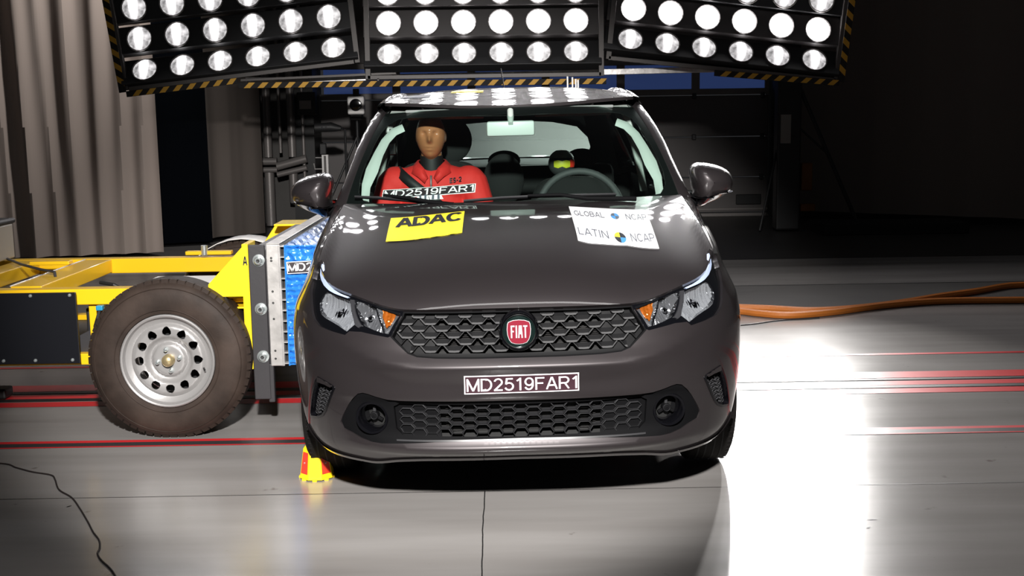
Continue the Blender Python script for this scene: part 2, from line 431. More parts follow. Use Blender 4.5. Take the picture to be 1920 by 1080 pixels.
# ---- analytic body surfaces of the car
def lerp_table(tab,z):
    # monotone-ish catmull interpolation of (z,val) table
    n=len(tab)
    if z<=tab[0][0]: return tab[0][1]
    if z>=tab[-1][0]: return tab[-1][1]
    for i in range(n-1):
        if z<=tab[i+1][0]: break
    z0,a=tab[i]; z1,b=tab[i+1]; h=z1-z0; t=(z-z0)/h
    d=(b-a)/h
    def sl(k):
        if k<=0 or k>=n-1: return None
        d0=(tab[k][1]-tab[k-1][1])/(tab[k][0]-tab[k-1][0]); d1=(tab[k+1][1]-tab[k][1])/(tab[k+1][0]-tab[k][0])
        if d0*d1<=0: return 0.0
        return 2*d0*d1/(d0+d1)
    m0=sl(i); m1=sl(i+1)
    if m0 is None: m0=d
    if m1 is None: m1=d
    t2=t*t; t3=t2*t
    return (2*t3-3*t2+1)*a+(t3-2*t2+t)*h*m0+(-2*t3+3*t2)*b+(t3-t2)*h*m1
WT=[(.12,.770),(.2,.803),(.3,.828),(.45,.846),(.6,.850),(.68,.840),(.75,.812),(.8,.791),(.857,.780),(.9,.776),(.95,.772),(1.0,.768),(1.1,.756)]
YT=[(.14,.14),(.20,.10),(.245,.052),(.262,.026),(.272,.023),(.282,.034),(.300,.042),(.33,.055),(.42,.050),(.438,.028),(.50,.018),(.54,.006),(.556,.003),(.575,.015),(.60,.036),(.64,.054),(.735,.085),(.80,.100),(.857,.118),(.88,.19),(.9,.27),(.922,.376),(.94,.47),(.958,.60),(.982,.83),(.998,1.02),(1.1,1.15)]
YC=[(.14,.14),(.20,.09),(.262,.045),(.30,.04),(.42,.032),(.50,.028),(.60,.045),(.735,.085),(.80,.100),(.857,.118),(.88,.19),(.9,.27),(.922,.376),(.94,.47),(.958,.60),(.982,.83),(.998,1.02),(1.1,1.15)]
YEND=[(.70,.95),(.8,1.0),(.857,1.08),(.9,1.2),(.95,1.4),(1.0,1.5)]
# arclength table of unit superellipse
_N=400; _tab=[]
def _mk():
    s=0; px=py=0
    for i in range(_N+1):
        a=i/_N*pi/2
        x=sin(a)**(2/3) if i else 0; y=1-(max(0,cos(a))**(2/3) if i<_N else 0)
        s+=hypot(x-px,y-py); px,py=x,y; _tab.append((s,x,y))
_mk(); _S=_tab[-1][0]
def gh(p):
    s=abs(p)*_S; lo,hi=0,_N
    while hi-lo>1:
        m=(lo+hi)//2
        if _tab[m][0]<=s: lo=m
        else: hi=m
    a,b=_tab[lo],_tab[hi]; t=(s-a[0])/(b[0]-a[0])
    g=a[1]+(b[1]-a[1])*t; h=a[2]+(b[2]-a[2])*t
    return (g if p>=0 else -g),h
def A(p,z,off=0.0):
    """front fascia / fender / body side. p in [-1,1] wraps the nose, |p|>1 runs back along the flank"""
    W=lerp_table(WT,z); YE=lerp_table(YEND,z)
    if abs(p)>1:
        y=YE+(abs(p)-1); x=W
        if y>3.2: x-= .25*((y-3.2)/.8)**2.2
        P=(copysign(x,p),y,z)
    else:
        g,h=gh(p); x=W*g; ax=abs(x)
        rise=.70*max(0,ax-.30)**2
        rise*=max(0,min(1,(z-.44)/.08))
        f=max(0,min(1,(.68-ax)/.3)); f=f*f*(3-2*f)
        y0=lerp_table(YT,z-rise if z<.75 else z)*f+lerp_table(YC,z)*(1-f)
        if .55<z<=.75: 
            k=(z-.55)/.2; y0=y0*(1-k)+lerp_table(YC,z)*k
        P=(x,y0+(YE-y0)*h,z)
    if off:
        n=An(p,z); P=(P[0]+n[0]*off,P[1]+n[1]*off,P[2]+n[2]*off)
    return P
def cross(a,b): return (a[1]*b[2]-a[2]*b[1],a[2]*b[0]-a[0]*b[2],a[0]*b[1]-a[1]*b[0])
def nrm(a):
    l=sqrt(a[0]**2+a[1]**2+a[2]**2) or 1; return (a[0]/l,a[1]/l,a[2]/l)
def An(p,z,e=.004):
    a=A(p-e,z);b=A(p+e,z);c=A(p,z-e);d=A(p,z+e)
    return nrm(cross([b[i]-a[i] for i in range(3)],[d[i]-c[i] for i in range(3)]))

E0T=[(0,.088,.735),(.20,.092,.735),(.30,.102,.7345),(.369,.113,.735),(.426,.130,.742),(.483,.158,.756),(.544,.199,.773),(.591,.239,.784),(.633,.288,.796),(.664,.340,.811),(.681,.382,.828),(.695,.428,.846),(.708,.474,.860)]
def hood(s,t):
    a=abs(s); x=a*.708
    y=lerp_table([(q[0],q[1]) for q in E0T],x); z=lerp_table([(q[0],q[2]) for q in E0T],x)
    e0=(x,y,z); e1=(a*.712,1.05+.21*a**2.4,1.012-.008*a*a)
    k=a**2.5
    t0=(0,.28+.42*k,.40-.18*k); t1=(0,1.05-.25*k,.11+.0*k)
    t2=t*t;t3=t2*t
    h=(2*t3-3*t2+1,t3-2*t2+t,-2*t3+3*t2,t3-t2)
    P=[h[0]*e0[i]+h[1]*t0[i]+h[2]*e1[i]+h[3]*t1[i] for i in range(3)]
    return (P[0] if s>=0 else -P[0],P[1],P[2])
def wind(s,t):
    """windscreen: s across, t 0 cowl .. 1 header"""
    a=abs(s)
    b=(.722*a,1.05+.25*a**2.3,1.008+.004*a); c=(.590*a,1.70+.15*a**2.2,1.396-.018*a*a)
    P=[b[i]+(c[i]-b[i])*t for i in range(3)]
    P[1]-=.055*4*t*(1-t)*.5; P[2]+=.02*4*t*(1-t)
    P[0]+=.006*4*t*(1-t)*a
    return (P[0] if s>=0 else -P[0],P[1],P[2])
# ------------------------------------------------------------------ setting
MB().add([(-9, -6, 0), (9, -6, 0), (9, 14, 0), (-9, 14, 0)], [(0, 1, 2, 3)]).build('floor', 'floor')
fl = tag(bpy.data.objects['floor'], 'glossy light grey coated concrete hall floor', kind='structure')
def strip(name, x0, x1, ya, yb, m, z=.0015, wd=None):
    MB().add([(x0, ya, z), (x1, ya, z), (x1, yb, z), (x0, yb, z)], [(0, 1, 2, 3)]).build(name, m, fl)
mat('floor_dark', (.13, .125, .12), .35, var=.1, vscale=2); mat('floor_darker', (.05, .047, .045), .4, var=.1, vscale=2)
# impact-track markings, all running straight across the hall
strip('red_floor_line', -9, 9, 1.155, 1.19, 'red_line'); strip('red_floor_line', -9, 9, 1.085, 1.100, 'red_line')
strip('steel_strip', -9, 9, 1.100, 1.155, 'steel_grey')
strip('red_floor_line', -9, 9, 1.80, 1.895, 'red_line'); strip('red_floor_line', -9, 9, 1.965, 2.05, 'red_line'); strip('red_floor_line', -9, 9, 2.12, 2.26, 'red_line')
strip('red_floor_line', -9, 9, 2.68, 2.72, 'red_line')
strip('floor_band', -9, 9, 4.22, 5.30, 'floor_dark', .001); strip('floor_band', -9, 9, 6.93, 11.2, 'floor_darker', .001)  # two darker bands across the floor
strip('track_slot', -9, 9, 1.905, 1.955, 'rail_dark', .003); strip('track_slot', -9, 9, 2.07, 2.105, 'rail_dark', .003)
strip('floor_joint', -9, 9, .420, .424, 'rail_dark', .001); strip('floor_joint', -9, 9, 5.30, 5.33, 'rail_dark', .001)
strip('floor_joint', -9, 9, 6.9, 6.93, 'rail_dark', .001)
cj = MB(); random.seed(3); px = -.135; pts = []
for i in range(30):
    y = .42-i*.045; px += random.uniform(-.0015, .0018); pts.append((px, y))
for i in range(29):
    (a, b), (c, d) = pts[i], pts[i+1]; cj.add([(a-.002, b, .001), (a+.002, b, .001), (c+.002, d, .001), (c-.002, d, .001)], [(0, 1, 2, 3)])
cj.build('floor_joint', 'rail_dark', fl)
for cx_, cy_, r, s_, a in ((1.135, -.02, .012, .30, .7), (1.17, .055, .018, .2, 0), (.90, -.1, .008, .3, -1.1), (-1.62, .33, .010, .5, .9)):
    V = [(cx_+cos(a)*r*cos(t)-sin(a)*r*s_*sin(t), cy_+sin(a)*r*cos(t)+cos(a)*r*s_*sin(t), .0012) for t in [k*pi/4 for k in range(8)]]
    MB().add(V, [tuple(range(8))]).build('floor_scuff', 'rail_dark', fl)
# back wall with sectional door
wb = MB(); YW = 11.25
wb.bounds(-9, -2.35, YW, YW+.3, 0, 6); wb.bounds(3.32, 9, YW, YW+.3, 0, 6); wb.bounds(-2.35, 3.32, YW, YW+.3, 2.5, 6)
wb = tag(wb.build('wall_back', 'wall_grey'), 'dark grey rear wall of the test hall', kind='structure')
dr = tag(empty('door_1', (0, YW, 0)), 'grey sectional door with horizontal panels and a blue window band', kind='structure')
zs = [.04, .49, 1.0, 1.52]
for a, b in zip(zs, zs[1:]):
    MB().bounds(-2.33, 3.30, .03, .09, a+.006, b-.006).build('door_panel', 'door_panel', dr, bevel=.008)
MB().bounds(-2.33, 3.30, .0, .1, 0, .035).build('bottom_seal', 'door_rail', dr); MB().bounds(-2.33, 3.30, -.01, .03, .075, .10).build('bottom_rail', 'door_rail', dr)
MB().bounds(-2.33, 3.30, .02, .1, 1.525, 1.60).build('window_rail', 'door_rail', dr, bevel=.006); MB().bounds(-2.33, 3.30, .02, .1, 1.90, 1.97).build('window_rail', 'door_rail', dr, bevel=.006)
xs = [-2.33, -1.37, -.43, .5, 1.44, 2.38, 3.30]
for a, b in zip(xs, xs[1:]):
    MB().bounds(a+.05, b-.05, .06, .07, 1.60, 1.90).build('window_pane', 'window_blue', dr)
    MB().bounds(b-.05, b+(.05 if b < 3 else 0), .03, .09, 1.60, 1.90).build('mullion', 'door_rail', dr)
MB().bounds(-2.33, 3.30, .03, .09, 1.97, 2.48).build('door_panel', 'door_panel', dr, bevel=.008)
for z in (.49, 1.0, 1.51):
    for x in (2.36, 3.22): MB().box((x, .015, z), (.05, .05, .07)).build('hinge', 'steel_grey', dr, bevel=.008)
MB().bounds(2.9, 3.22, 0, .03, .14, .27).build('handle', 'rig_black', dr, bevel=.01)
tag(MB().bounds(3.32, 3.62, YW-.5, YW, 0, 4).build('trim_1', 'rail_dark'), 'dark steel column right of the sectional door', kind='structure')
tag(MB().bounds(-2.62, -2.35, YW-.4, YW, 0, 4).build('trim_2', 'rail_dark'), 'dark steel column left of the sectional door', kind='structure')
def curtain(name, label, x0, y0, x1, y1, m, z1, pitch, amp, z0=.04, seed=1, mis=.0):
    random.seed(seed); L_ = hypot(x1-x0, y1-y0); n = int(L_/.02); rows = []; nx, ny = -(y1-y0)/L_, (x1-x0)/L_
    ph = 0; prof = []
    f = [(random.uniform(.6, 1.6)*2*pi/pitch, random.uniform(0, 6), random.uniform(.4, 1)) for _ in range(4)]
    for k in range(9):
        z = z0+(z1-z0)*k/8; row = []
        for i in range(n+1):
            d = i*.02; a = sum(w_*abs(sin((fr*(d+mis*(z-z0)*sin(d*3+p_)))/2+p_))**1.3 for fr, p_, w_ in f)/2.2-.6
            a *= amp*(1-.25*k/8); row.append((x0+(x1-x0)*i/n+nx*a, y0+(y1-y0)*i/n+ny*a, z))
        rows.append(row)
    return tag(ribbon(name, rows, m, None), label, 'curtain')
curtain('curtain', 'tall beige curtain with deep folds at the left edge', -5.6, 7.35, -3.40, 7.85, 'curtain_beige', 5, .30, .17, seed=4, mis=.03)
curtain('curtain', 'black narrow sheet added for the dark gap behind the beige curtain', -3.75, 8.6, -3.15, 8.8, 'gap_black', 5, .3, .05, seed=2)  # near-black sheet standing in for the darkness between the curtains
curtain('curtain', 'dim brownish curtain hanging left of the wall pipes', -3.36, 8.9, -2.72, 9.5, 'curtain_dim', 5, .45, .08, seed=5, z0=.05)
curtain('curtain', 'very dark brown curtain along the right side of the hall', 3.55, 10.7, 7.6, 8.0, 'curtain_dark', 5, .9, .10, seed=8, z0=.1)

# pipes on the rear wall, left
pg = tag(empty('pipe_bundle', (-2.8, 10.7, 0)), 'bundle of grey vertical wall pipes with elbows beyond the trolley', 'pipe')
for x, r, z0, z1 in ((-.20, .035, .2, 4), (-.09, .06, .02, .70), (-.09, .05, .85, 4), (.20, .055, .30, .66), (.20, .05, .85, 4), (.06, .02, .9, 4), (.34, .02, .3, 4)):
    MB().tube([(x, 0, z0), (x, 0, z1)], r, 12).build('pipe', 'pipe', pg, True)
MB().tube([(-.3, -.05, .80), (.02, -.05, .80)], .045, 12).build('cross_pipe', 'pipe', pg, True)
MB().tube([(-.3, -.05, .70), (.02, -.05, .70)], .035, 12).build('cross_pipe', 'pipe', pg, True)
MB().tube([(.02, -.06, .74), (.38, -.06, .83)], .05, 12).build('cross_pipe', 'pipe', pg, True)
MB().tube([(.02, -.06, .64), (.38, -.06, .72)], .035, 12).build('cross_pipe', 'pipe', pg, True)
MB().bounds(.30, .52, -.12, .0, 1.35, 1.62).build('junction_box', 'rig_black', pg, bevel=.01)
MB().bounds(.33, .47, -.13, -.11, 1.42, 1.52).build('box_label', 'pipe', pg)
# photographic kit left of the car roof
t = tag(empty('flood_lamp', (-1.6, 9, 0)), 'white square flood lamp on a black tripod behind the car mirror', 'lamp')
MB().bounds(-.088, .088, -.05, .07, 1.35, 1.54).build('housing', 'white_paint', t, bevel=.015)
MB().lathe([(0, -.062), (.04, -.064), (.062, -.06), (.066, -.05)], (0, 0, 1.45), 24).build('lens', 'gloss_black', t, True)
MB().tube([(0, .02, 1.36), (0, .02, 1.0)], .018, 10).build('pole', 'rig_black', t, True)
MB().bounds(-.03, .03, -.02, .05, 1.54, 1.62).build('bracket', 'rig_black', t, bevel=.006)
MB().box((0, 0, 1.32), (.13, .1, .06)).build('clamp', 'rig_black', t, bevel=.01)
for a in (3.6, 5.6, 1.5): MB().tube([(0, .02, 1.12), (cos(a)*.55, .02+sin(a)*.55, .012)], .014, 8).build('leg', 'rig_black', t, True)
t = tag(empty('camera_arm', (-1.83, 8.7, 0)), 'small black high-speed camera on a boom beside the flood lamp', 'camera')
MB().tube([(-.17, 0, 1.22), (.0, 0, 1.225), (.10, 0, 1.21)], [.045, .05, .025], 12).build('camera_body', 'rig_black', t, True)
MB().tube([(.10, 0, 1.21), (.14, 0, 1.2), (.14, 0, .02)], .012, 8).build('boom', 'rig_black', t, True)
for x in (-.09, -.05): MB().lathe([(0, -.055), (.008, -.055), (.009, -.04)], (x, 0, 1.225), 12).build('lens', 'chrome', t, True)
t = tag(empty('measuring_post', (-1.95, 9, 0)), 'white aluminium post with brackets rising behind the left mirror', 'post')
MB().bounds(-.035, .035, -.03, .03, 0, .93).build('post', 'white_paint', t, bevel=.004)
MB().bounds(-.012, .012, -.036, -.03, .1, .92).build('slot', 'rig_grey', t)
MB().tube([(-.035, -.03, .90), (-.10, -.03, .90)], .006, 6).build('bracket', 'alu', t); MB().tube([(-.035, -.03, .78), (-.11, -.03, .78), (-.12, -.03, .84)], .007, 6).build('bracket', 'alu', t)
MB().box((-.02, 0, .99), (.07, .05, .12)).build('sensor_head', 'rig_black', t, bevel=.01)
# right-hand dark kit
t = tag(empty('light_stand', (3.08, 9.3, 0)), 'tall black equipment stand with a pale card right of the door', 'stand')
MB().bounds(-.14, .12, -.1, .1, .02, 1.75).build('cabinet', 'rig_black', t, bevel=.02)
MB().bounds(-.11, .0, -.115, -.10, .97, 1.28).build('paper_card', 'cream_panel', t)
MB().bounds(.14, .26, -.06, .06, .45, .75).build('orange_box', 'orange_box', t, bevel=.01)
MB().bounds(.14, .30, -.06, .06, .22, .30).build('orange_box', 'orange_box', t, bevel=.01)
MB().tube([(.10, 0, 1.6), (.78, -.1, .03)], .022, 8).build('leg', 'rig_black', t, True)
MB().tube([(.10, 0, 1.15), (.42, -.05, .85)], .012, 8).build('brace', 'rig_black', t, True)
MB().tube([(-.08, 0, 1.1), (-.34, -.2, .03)], .014, 8).build('leg', 'rig_black', t, True)
MB().tube([(.0, .05, 1.1), (.1, .6, .03)], .014, 8).build('leg', 'rig_black', t, True)
tag(MB().bounds(3.35, 4.9, 8.75, 9.3, .0, .12).build('floor_platform', 'void_black', bevel=.01), 'low black platform on the floor before the right curtain', 'platform')
# ------------------------------------------------------------------ lamp panels
RY = 6.5
lens_prof = [(.001, -.030), (.03, -.028), (.06, -.021), (.085, -.010), (.100, .002)]
def lens_mesh(m):
    mb = MB().lathe(lens_prof, n=20); o = mb.build('lens', m, None, True, split=False); me = o.data; bpy.data.objects.remove(o); return me
LM = {'blaze': lens_mesh('lens_blaze'), 'soft': lens_mesh('lens_soft'), 'hot': lens_mesh('lens_hot')}
o = MB().lathe([(.1, .002), (.108, -.006), (.112, .0), (.110, .05), (.06, .11), (.001, .12)], n=20).build('lamp', 'rig_grey', None, True); HM = o.data; bpy.data.objects.remove(o)
def lamp_panel(label, ox, oz, cx_, cz_, rx_, rz_, tilts, kinds, nr=8):
    root = tag(empty('lamp_panel', (ox, RY, oz)), label, 'light', 'lamp panels of the film lighting rig')
    ang = atan2(-cz_, cx_)
    for r in range(nr):
        tl = tilts[min(r, len(tilts)-1)]
        mid = Vector((cx_*2.5+rx_*r, 0, cz_*2.5+rz_*r)); R_ = Matrix.Rotation(ang, 4, 'Y') @ Matrix.Rotation(-tl, 4, 'X')
        b = MB().box((0, .06, 0), (2.02, .10, .235)).build('louvre', 'rig_panel' if kinds[min(r, len(kinds)-1)] != 'soft' else 'rig_black', root, bevel=.006)
        b.matrix_local = Matrix.Translation(mid) @ R_
        for c in range(6):
            h = bpy.data.objects.new('lamp', HM); COL.objects.link(h); h.parent = root
            h.matrix_local = Matrix.Translation((cx_*c+rx_*r, 0, cz_*c+rz_*r)) @ R_
            l = bpy.data.objects.new('lens', LM[kinds[min(r, len(kinds)-1)]]); COL.objects.link(l); l.parent = h
    return root, ang
T1 = [radians(a) for a in (33, 14, 6, 2, 4, 8, 12, 16)]
P1, a1 = lamp_panel('left lamp panel of six columns, tilted, above the beige curtain', -3.083, 1.762, .3218, .0318, -.029, .257, T1, ['soft', 'soft', 'soft', 'soft', 'hot'])
P2, a2 = lamp_panel('middle lamp panel hanging level right above the car roof', -1.001, 1.861, .3175, 0, 0, .255, T1, ['soft', 'hot', 'hot'])
P3, a3 = lamp_panel('right lamp panel of six columns, tilted, before the dark curtain', 1.049, 1.956, .314, -.039, .026, .250, T1, ['soft', 'blaze', 'soft', 'blaze'])
def bar(name, root, p, q, th, m, y=.0, dy=.05):
    p = Vector((p[0], y, p[1])); q = Vector((q[0], y, q[1])); d = q-p
    o = MB().box((0, 0, 0), (d.length, dy, th)).build(name, m, root, bevel=.003); w_ = root.location
    o.location = (p+q)/2-Vector((w_.x, 0, w_.z)); o.rotation_euler = (0, -atan2(d.z, d.x), 0); return o
def hazard(root, p, q, wd, y=-.03):
    """black and yellow striped edge board, stripes as flat inlays"""
    bar('hazard_board', root, p, q, wd, 'hazard_black', y, .012)
    P_ = Vector((p[0], 0, p[1])); Q_ = Vector((q[0], 0, q[1])); d = (Q_-P_); L_ = d.length; d.normalize(); nn = Vector((-d.z, 0, d.x)); w_ = root.location
    mb = MB(); s = .05
    while s < L_-.09:
        b = P_+d*s-Vector((w_.x, 0, w_.z)); h = wd*.46; k = .045
        V = [b-nn*h, b-nn*h+d*.052, b+nn*h+d*(.052+k), b+nn*h+d*k]; V = [(v.x, y-.0075, v.z) for v in V]
        mb.add(V+[(v[0], v[1]+.004, v[2]) for v in V], [(0, 1, 2, 3), (4, 7, 6, 5), (0, 4, 5, 1), (1, 5, 6, 2), (2, 6, 7, 3), (3, 7, 4, 0)]); s += .115
    mb.build('hazard_stripe', 'hazard_yellow', root)
bar('frame_bar', P1, (-3.22, 1.60), (-1.30, 1.80), .035, 'rig_grey'); bar('frame_bar', P1, (-3.24, 1.59), (-3.50, 3.75), .035, 'rig_grey'); bar('frame_bar', P1, (-1.27, 1.79), (-1.45, 3.85), .045, 'rig_grey')
hazard(P1, (-3.24, 1.555), (-2.29, 1.655), .05); hazard(P1, (-3.27, 1.57), (-3.53, 3.7), .06)
bar('frame_bar', P2, (-1.19, 1.665), (.80, 1.665), .035, 'rig_grey'); bar('frame_bar', P2, (-1.185, 1.65), (-1.185, 3.85), .045, 'rig_grey'); bar('frame_bar', P2, (.80, 1.65), (.80, 3.85), .045, 'rig_grey')
bar('frame_bar', P2, (-2.28, 1.66), (-.95, 1.70), .022, 'rig_grey', .05); bar('support_rail', P2, (-2.28, 1.66), (1.9, 1.70), .05, 'alu', .25)
hazard(P2, (-2.29, 1.615), (.84, 1.605), .05)
bar('frame_bar', P3, (.86, 1.80), (2.80, 1.585), .035, 'rig_grey'); bar('frame_bar', P3, (.86, 1.79), (1.06, 3.8), .045, 'rig_grey'); bar('frame_bar', P3, (2.80, 1.58), (3.02, 3.6), .035, 'rig_grey')
hazard(P3, (1.76, 1.66), (2.83, 1.56), .05); hazard(P3, (2.84, 1.57), (3.07, 3.6), .06)
bar('frame_bar', P2, (-1.1, 1.60), (-1.1, 1.66), .02, 'rig_grey')
# ================================================================== CAR
car = tag(empty('car', (0, 0, 0), (0, -.012, 0)), 'dark grey five-door hatchback facing the camera with test stickers on its bonnet', 'car')
SX = 1.15
LAMP=[(0.276,0.731),(0.311,0.739),(0.359,0.752),(0.413,0.771),(0.457,0.780),(0.504,0.793),(0.545,0.809),(0.574,0.827),(0.591,0.849),(0.600,0.867),(0.642,0.833),(0.645,0.799),(0.625,0.765),(0.577,0.719),(0.544,0.681),(0.515,0.662),(0.469,0.653),(0.420,0.646),(0.409,0.659),(0.375,0.660),(0.305,0.646),(0.295,0.652),(0.287,0.679),(0.278,0.715)]
DRL=[(0.441,0.769),(0.472,0.776),(0.505,0.786),(0.535,0.799),(0.558,0.815),(0.575,0.834),(0.587,0.857),(0.595,0.855),(0.598,0.837),(0.592,0.820),(0.577,0.806),(0.554,0.792),(0.522,0.780),(0.493,0.773),(0.464,0.768),(0.443,0.764)]
BOWL=[(0.432,0.755),(0.458,0.762),(0.485,0.766),(0.512,0.772),(0.531,0.773),(0.545,0.763),(0.549,0.747),(0.547,0.731),(0.538,0.716),(0.522,0.701),(0.504,0.692),(0.475,0.683),(0.450,0.673),(0.422,0.658),(0.411,0.671),(0.400,0.683),(0.407,0.707),(0.420,0.733)]
MODULE=[(0.353,0.742),(0.380,0.751),(0.413,0.760),(0.410,0.742),(0.398,0.719),(0.384,0.699),(0.373,0.682),(0.350,0.671),(0.319,0.660),(0.330,0.692),(0.342,0.719)]
AMBER=[(0.283,0.720),(0.298,0.729),(0.320,0.737),(0.352,0.742),(0.341,0.721),(0.326,0.689),(0.316,0.660),(0.307,0.658),(0.300,0.678),(0.291,0.702)]
BEZEL=[(0.418,0.760),(0.431,0.760),(0.420,0.733),(0.406,0.707),(0.396,0.680),(0.387,0.673),(0.377,0.679),(0.391,0.699),(0.404,0.721),(0.414,0.741)]
GR=[(0.274,0.7275),(0.276,0.712),(0.288,0.680),(0.299,0.648),(0.281,0.626),(0.256,0.597),(0.234,0.587),(0.189,0.583),(0.100,0.581)]
GRILLE=GR+[(-u, v) for u, v in GR[::-1]]
LO=[(0.103,0.438),(0.202,0.439),(0.280,0.439),(0.311,0.441),(0.340,0.449),(0.359,0.456),(0.374,0.459),(0.388,0.454),(0.404,0.435),(0.420,0.410),(0.440,0.373),(0.455,0.343),(0.449,0.320),(0.422,0.310),(0.398,0.297),(0.368,0.288),(0.339,0.286),(0.285,0.290),(0.206,0.297),(0.104,0.299)]
LOWER=LO+[(-u, v) for u, v in LO[::-1]]
VENT=[(0.520,0.489),(0.489,0.481),(0.464,0.471),(0.456,0.462),(0.468,0.435),(0.486,0.397),(0.503,0.367),(0.520,0.346),(0.545,0.332),(0.600,0.318),(0.597,0.342),(0.580,0.375),(0.565,0.411),(0.550,0.441),(0.534,0.472)]
LIP=[(0,.238),(0.212,0.234),(0.296,0.224),(0.38,0.205),(0.409,0.208),(0.443,0.208),(0.494,0.212),(0.56,0.222),(.64,.262)]
VENTL=[(-u, v) for u, v in VENT[::-1]]; LAMPL=[(-u, v) for u, v in LAMP[::-1]]
# ---- bumper skin: under the lamps and grille, down to the lip
R_ = LIP+[(.70,.300),(.715,.42),(.725,.52),(.72,.62),(.695,.70),(.648,.785)]
lamp_low = LAMP[11:]            # outer corner .. inner bottom .. inner tip
R_ += lamp_low[0:]
R_ += GR[1:]
BUMP = R_+[(-u, v) for u, v in R_[:0:-1]]
# remove duplicates near centre
bumper = panel('front_bumper', BUMP, A, 'paint', car, holes=[LOWER, VENT, VENTL], step=.016, sx=SX, thick=.022)
# lip skirt under the bumper
def lipfn(u, v):
    z = lerp_table([(0,.240),(.212,.236),(.296,.226),(.38,.207),(.409,.209),(.494,.213),(.56,.222),(.64,.262),(.70,.30)], abs(u)); P = A(u, z); n = An(u, z)
    k = v; return (P[0]+n[0]*(.010-.02*k), P[1]+n[1]*(.010-.02*k)+.055*k**1.5, z-.006*min(1, k*6)-.020*k*min(1, (.67-abs(u))/.15))
rows = [[lipfn(-.66+1.32*i/90, v) for i in range(91)] for v in (0, .25, .6, 1)]
ribbon('lower_lip', rows, 'paint', car)
rows = [[(lambda q, k: (q[0]*(1-.05*k), q[1]+.10*k, q[2]-.006*k))(lipfn(-.42+.84*i/60, 1), k) for i in range(61)] for k in (0, .5, 1)]
ribbon('undertray', rows, 'void_black', car)
# fender strips behind the lamps
F1 = [(.648,.787),(.695,.702),(.72,.622),(.725,.52),(.715,.42),(.70,.302),(.74,.27)]
def p_at_y(y, z):
    YE = lerp_table(YEND, z)
    if y > YE: return 1+y-YE
    lo, hi = .2, 1.
    for _ in range(30):
        m = (lo+hi)/2
        if A(m, z)[1] < y: lo = m
        else: hi = m
    return lo
arch = [(p_at_y(.80+.345*cos(a), .30+.355*sin(a)), .30+.355*sin(a)) for a in [pi-k*pi/16 for k in range(0, 17)]]
def p_at_x(x, z):
    lo, hi = 0., 1.
    for _ in range(30):
        m = (lo+hi)/2
        if A(m, z)[0] < x: lo = m
        else: hi = m
    return lo
top = []
for t in (1., .9, .8, .7, .6, .5, .4, .3, .2, .12, .06, .02):
    q = hood(1, t); x, z = q[0]+.004, min(.998, q[2]-.002); top.append((p_at_x(x, z), z))
D = 1.30
F = [(.648,.787),(.695,.702),(.72,.622),(.725,.52),(.715,.42),(.703,.305)]+[a for a in arch if a[1] >= .30 and a[0] > .704]+[(p_at_y(D, .30), .30), (p_at_y(D, .45), .45), (p_at_y(D, .6), .6), (p_at_y(D, .75), .75), (p_at_y(D, .87), .87), (p_at_y(D, .95), .95), (p_at_y(D, .998), .998)]+top+[(.604,.866),(.644,.834),(.646,.80)]
for s in (0, 1): panel('front_fender', F, A, 'paint', car, step=.022, sx=SX, thick=.01, mirror=bool(s))
# wheel-arch liners
for s in (-1, 1):
    rows = [[(s*min(x, A(p_at_y(max(.47, .80+.34*cos(a)), max(.3, .30+.35*sin(a))), max(.3, .30+.35*sin(a)))[0]-.012), .80+.352*cos(a), .30+.362*sin(a)) for a in [k*pi/20 for k in range(1, 20)]] for x in (.845, .70, .50)]
    ribbon('arch_liner', rows, 'void_black', car)
    rows = [[(s*x, 3.32+.352*cos(a), .30+.362*sin(a)) for a in [k*pi/20 for k in range(0, 21)]] for x in (.80, .70, .50)]
    ribbon('arch_liner', rows, 'void_black', car)
# flanks: doors and rear quarter
def side(y0, y1, zb, name, arch2=False):
    lo = [(p_at_y(y0, .24), .24)]
    if arch2: lo += [(p_at_y(3.32+.345*cos(a), .30+.355*sin(a)), .30+.355*sin(a)) for a in [pi-k*pi/14 for k in range(15)]]
    lo += [(p_at_y(y1, .24), .24)]
    zz = (.4, .6, .75, .87, .95, .998)
    P = lo+[(p_at_y(y1, z), z) for z in zz]+[(p_at_y(y0, z), z) for z in zz[::-1]]
    for s in (0, 1): panel(name, P, A, 'paint', car, step=.05, sx=1, thick=.02, mirror=bool(s))
side(1.306, 2.32, .24, 'front_door'); side(2.326, 3.02, .24, 'rear_door')
P = [(p_at_y(3.026, .24), .24)]+[(p_at_y(3.32+.345*cos(a), .30+.355*sin(a)), .30+.355*sin(a)) for a in [pi-k*pi/14 for k in range(15)] if .30+.355*sin(a) > .31 and 3.32+.345*cos(a) > 3.03]+[(p_at_y(3.9, .3), .3)]+[(p_at_y(3.9, z), z) for z in (.5, .7, .87, .998)]+[(p_at_y(3.026, z), z) for z in (.998, .87, .75, .6, .4)]
for s in (0, 1): panel('rear_quarter', P, A, 'paint', car, step=.05, sx=1, thick=.02, mirror=bool(s))
# ---- bonnet
HB = [(-1, 0)]+[(-1+i/20, 0) for i in range(1, 41)]
bon = panel('bonnet', [(-1, .0)]+[(-1+.1*i, 0) for i in range(1, 20)]+[(1, 0), (1, .5), (1, 1), (0, 1), (-1, 1), (-1, .5)], hood, 'paint', car, step=.03, sx=.75, thick=.018)
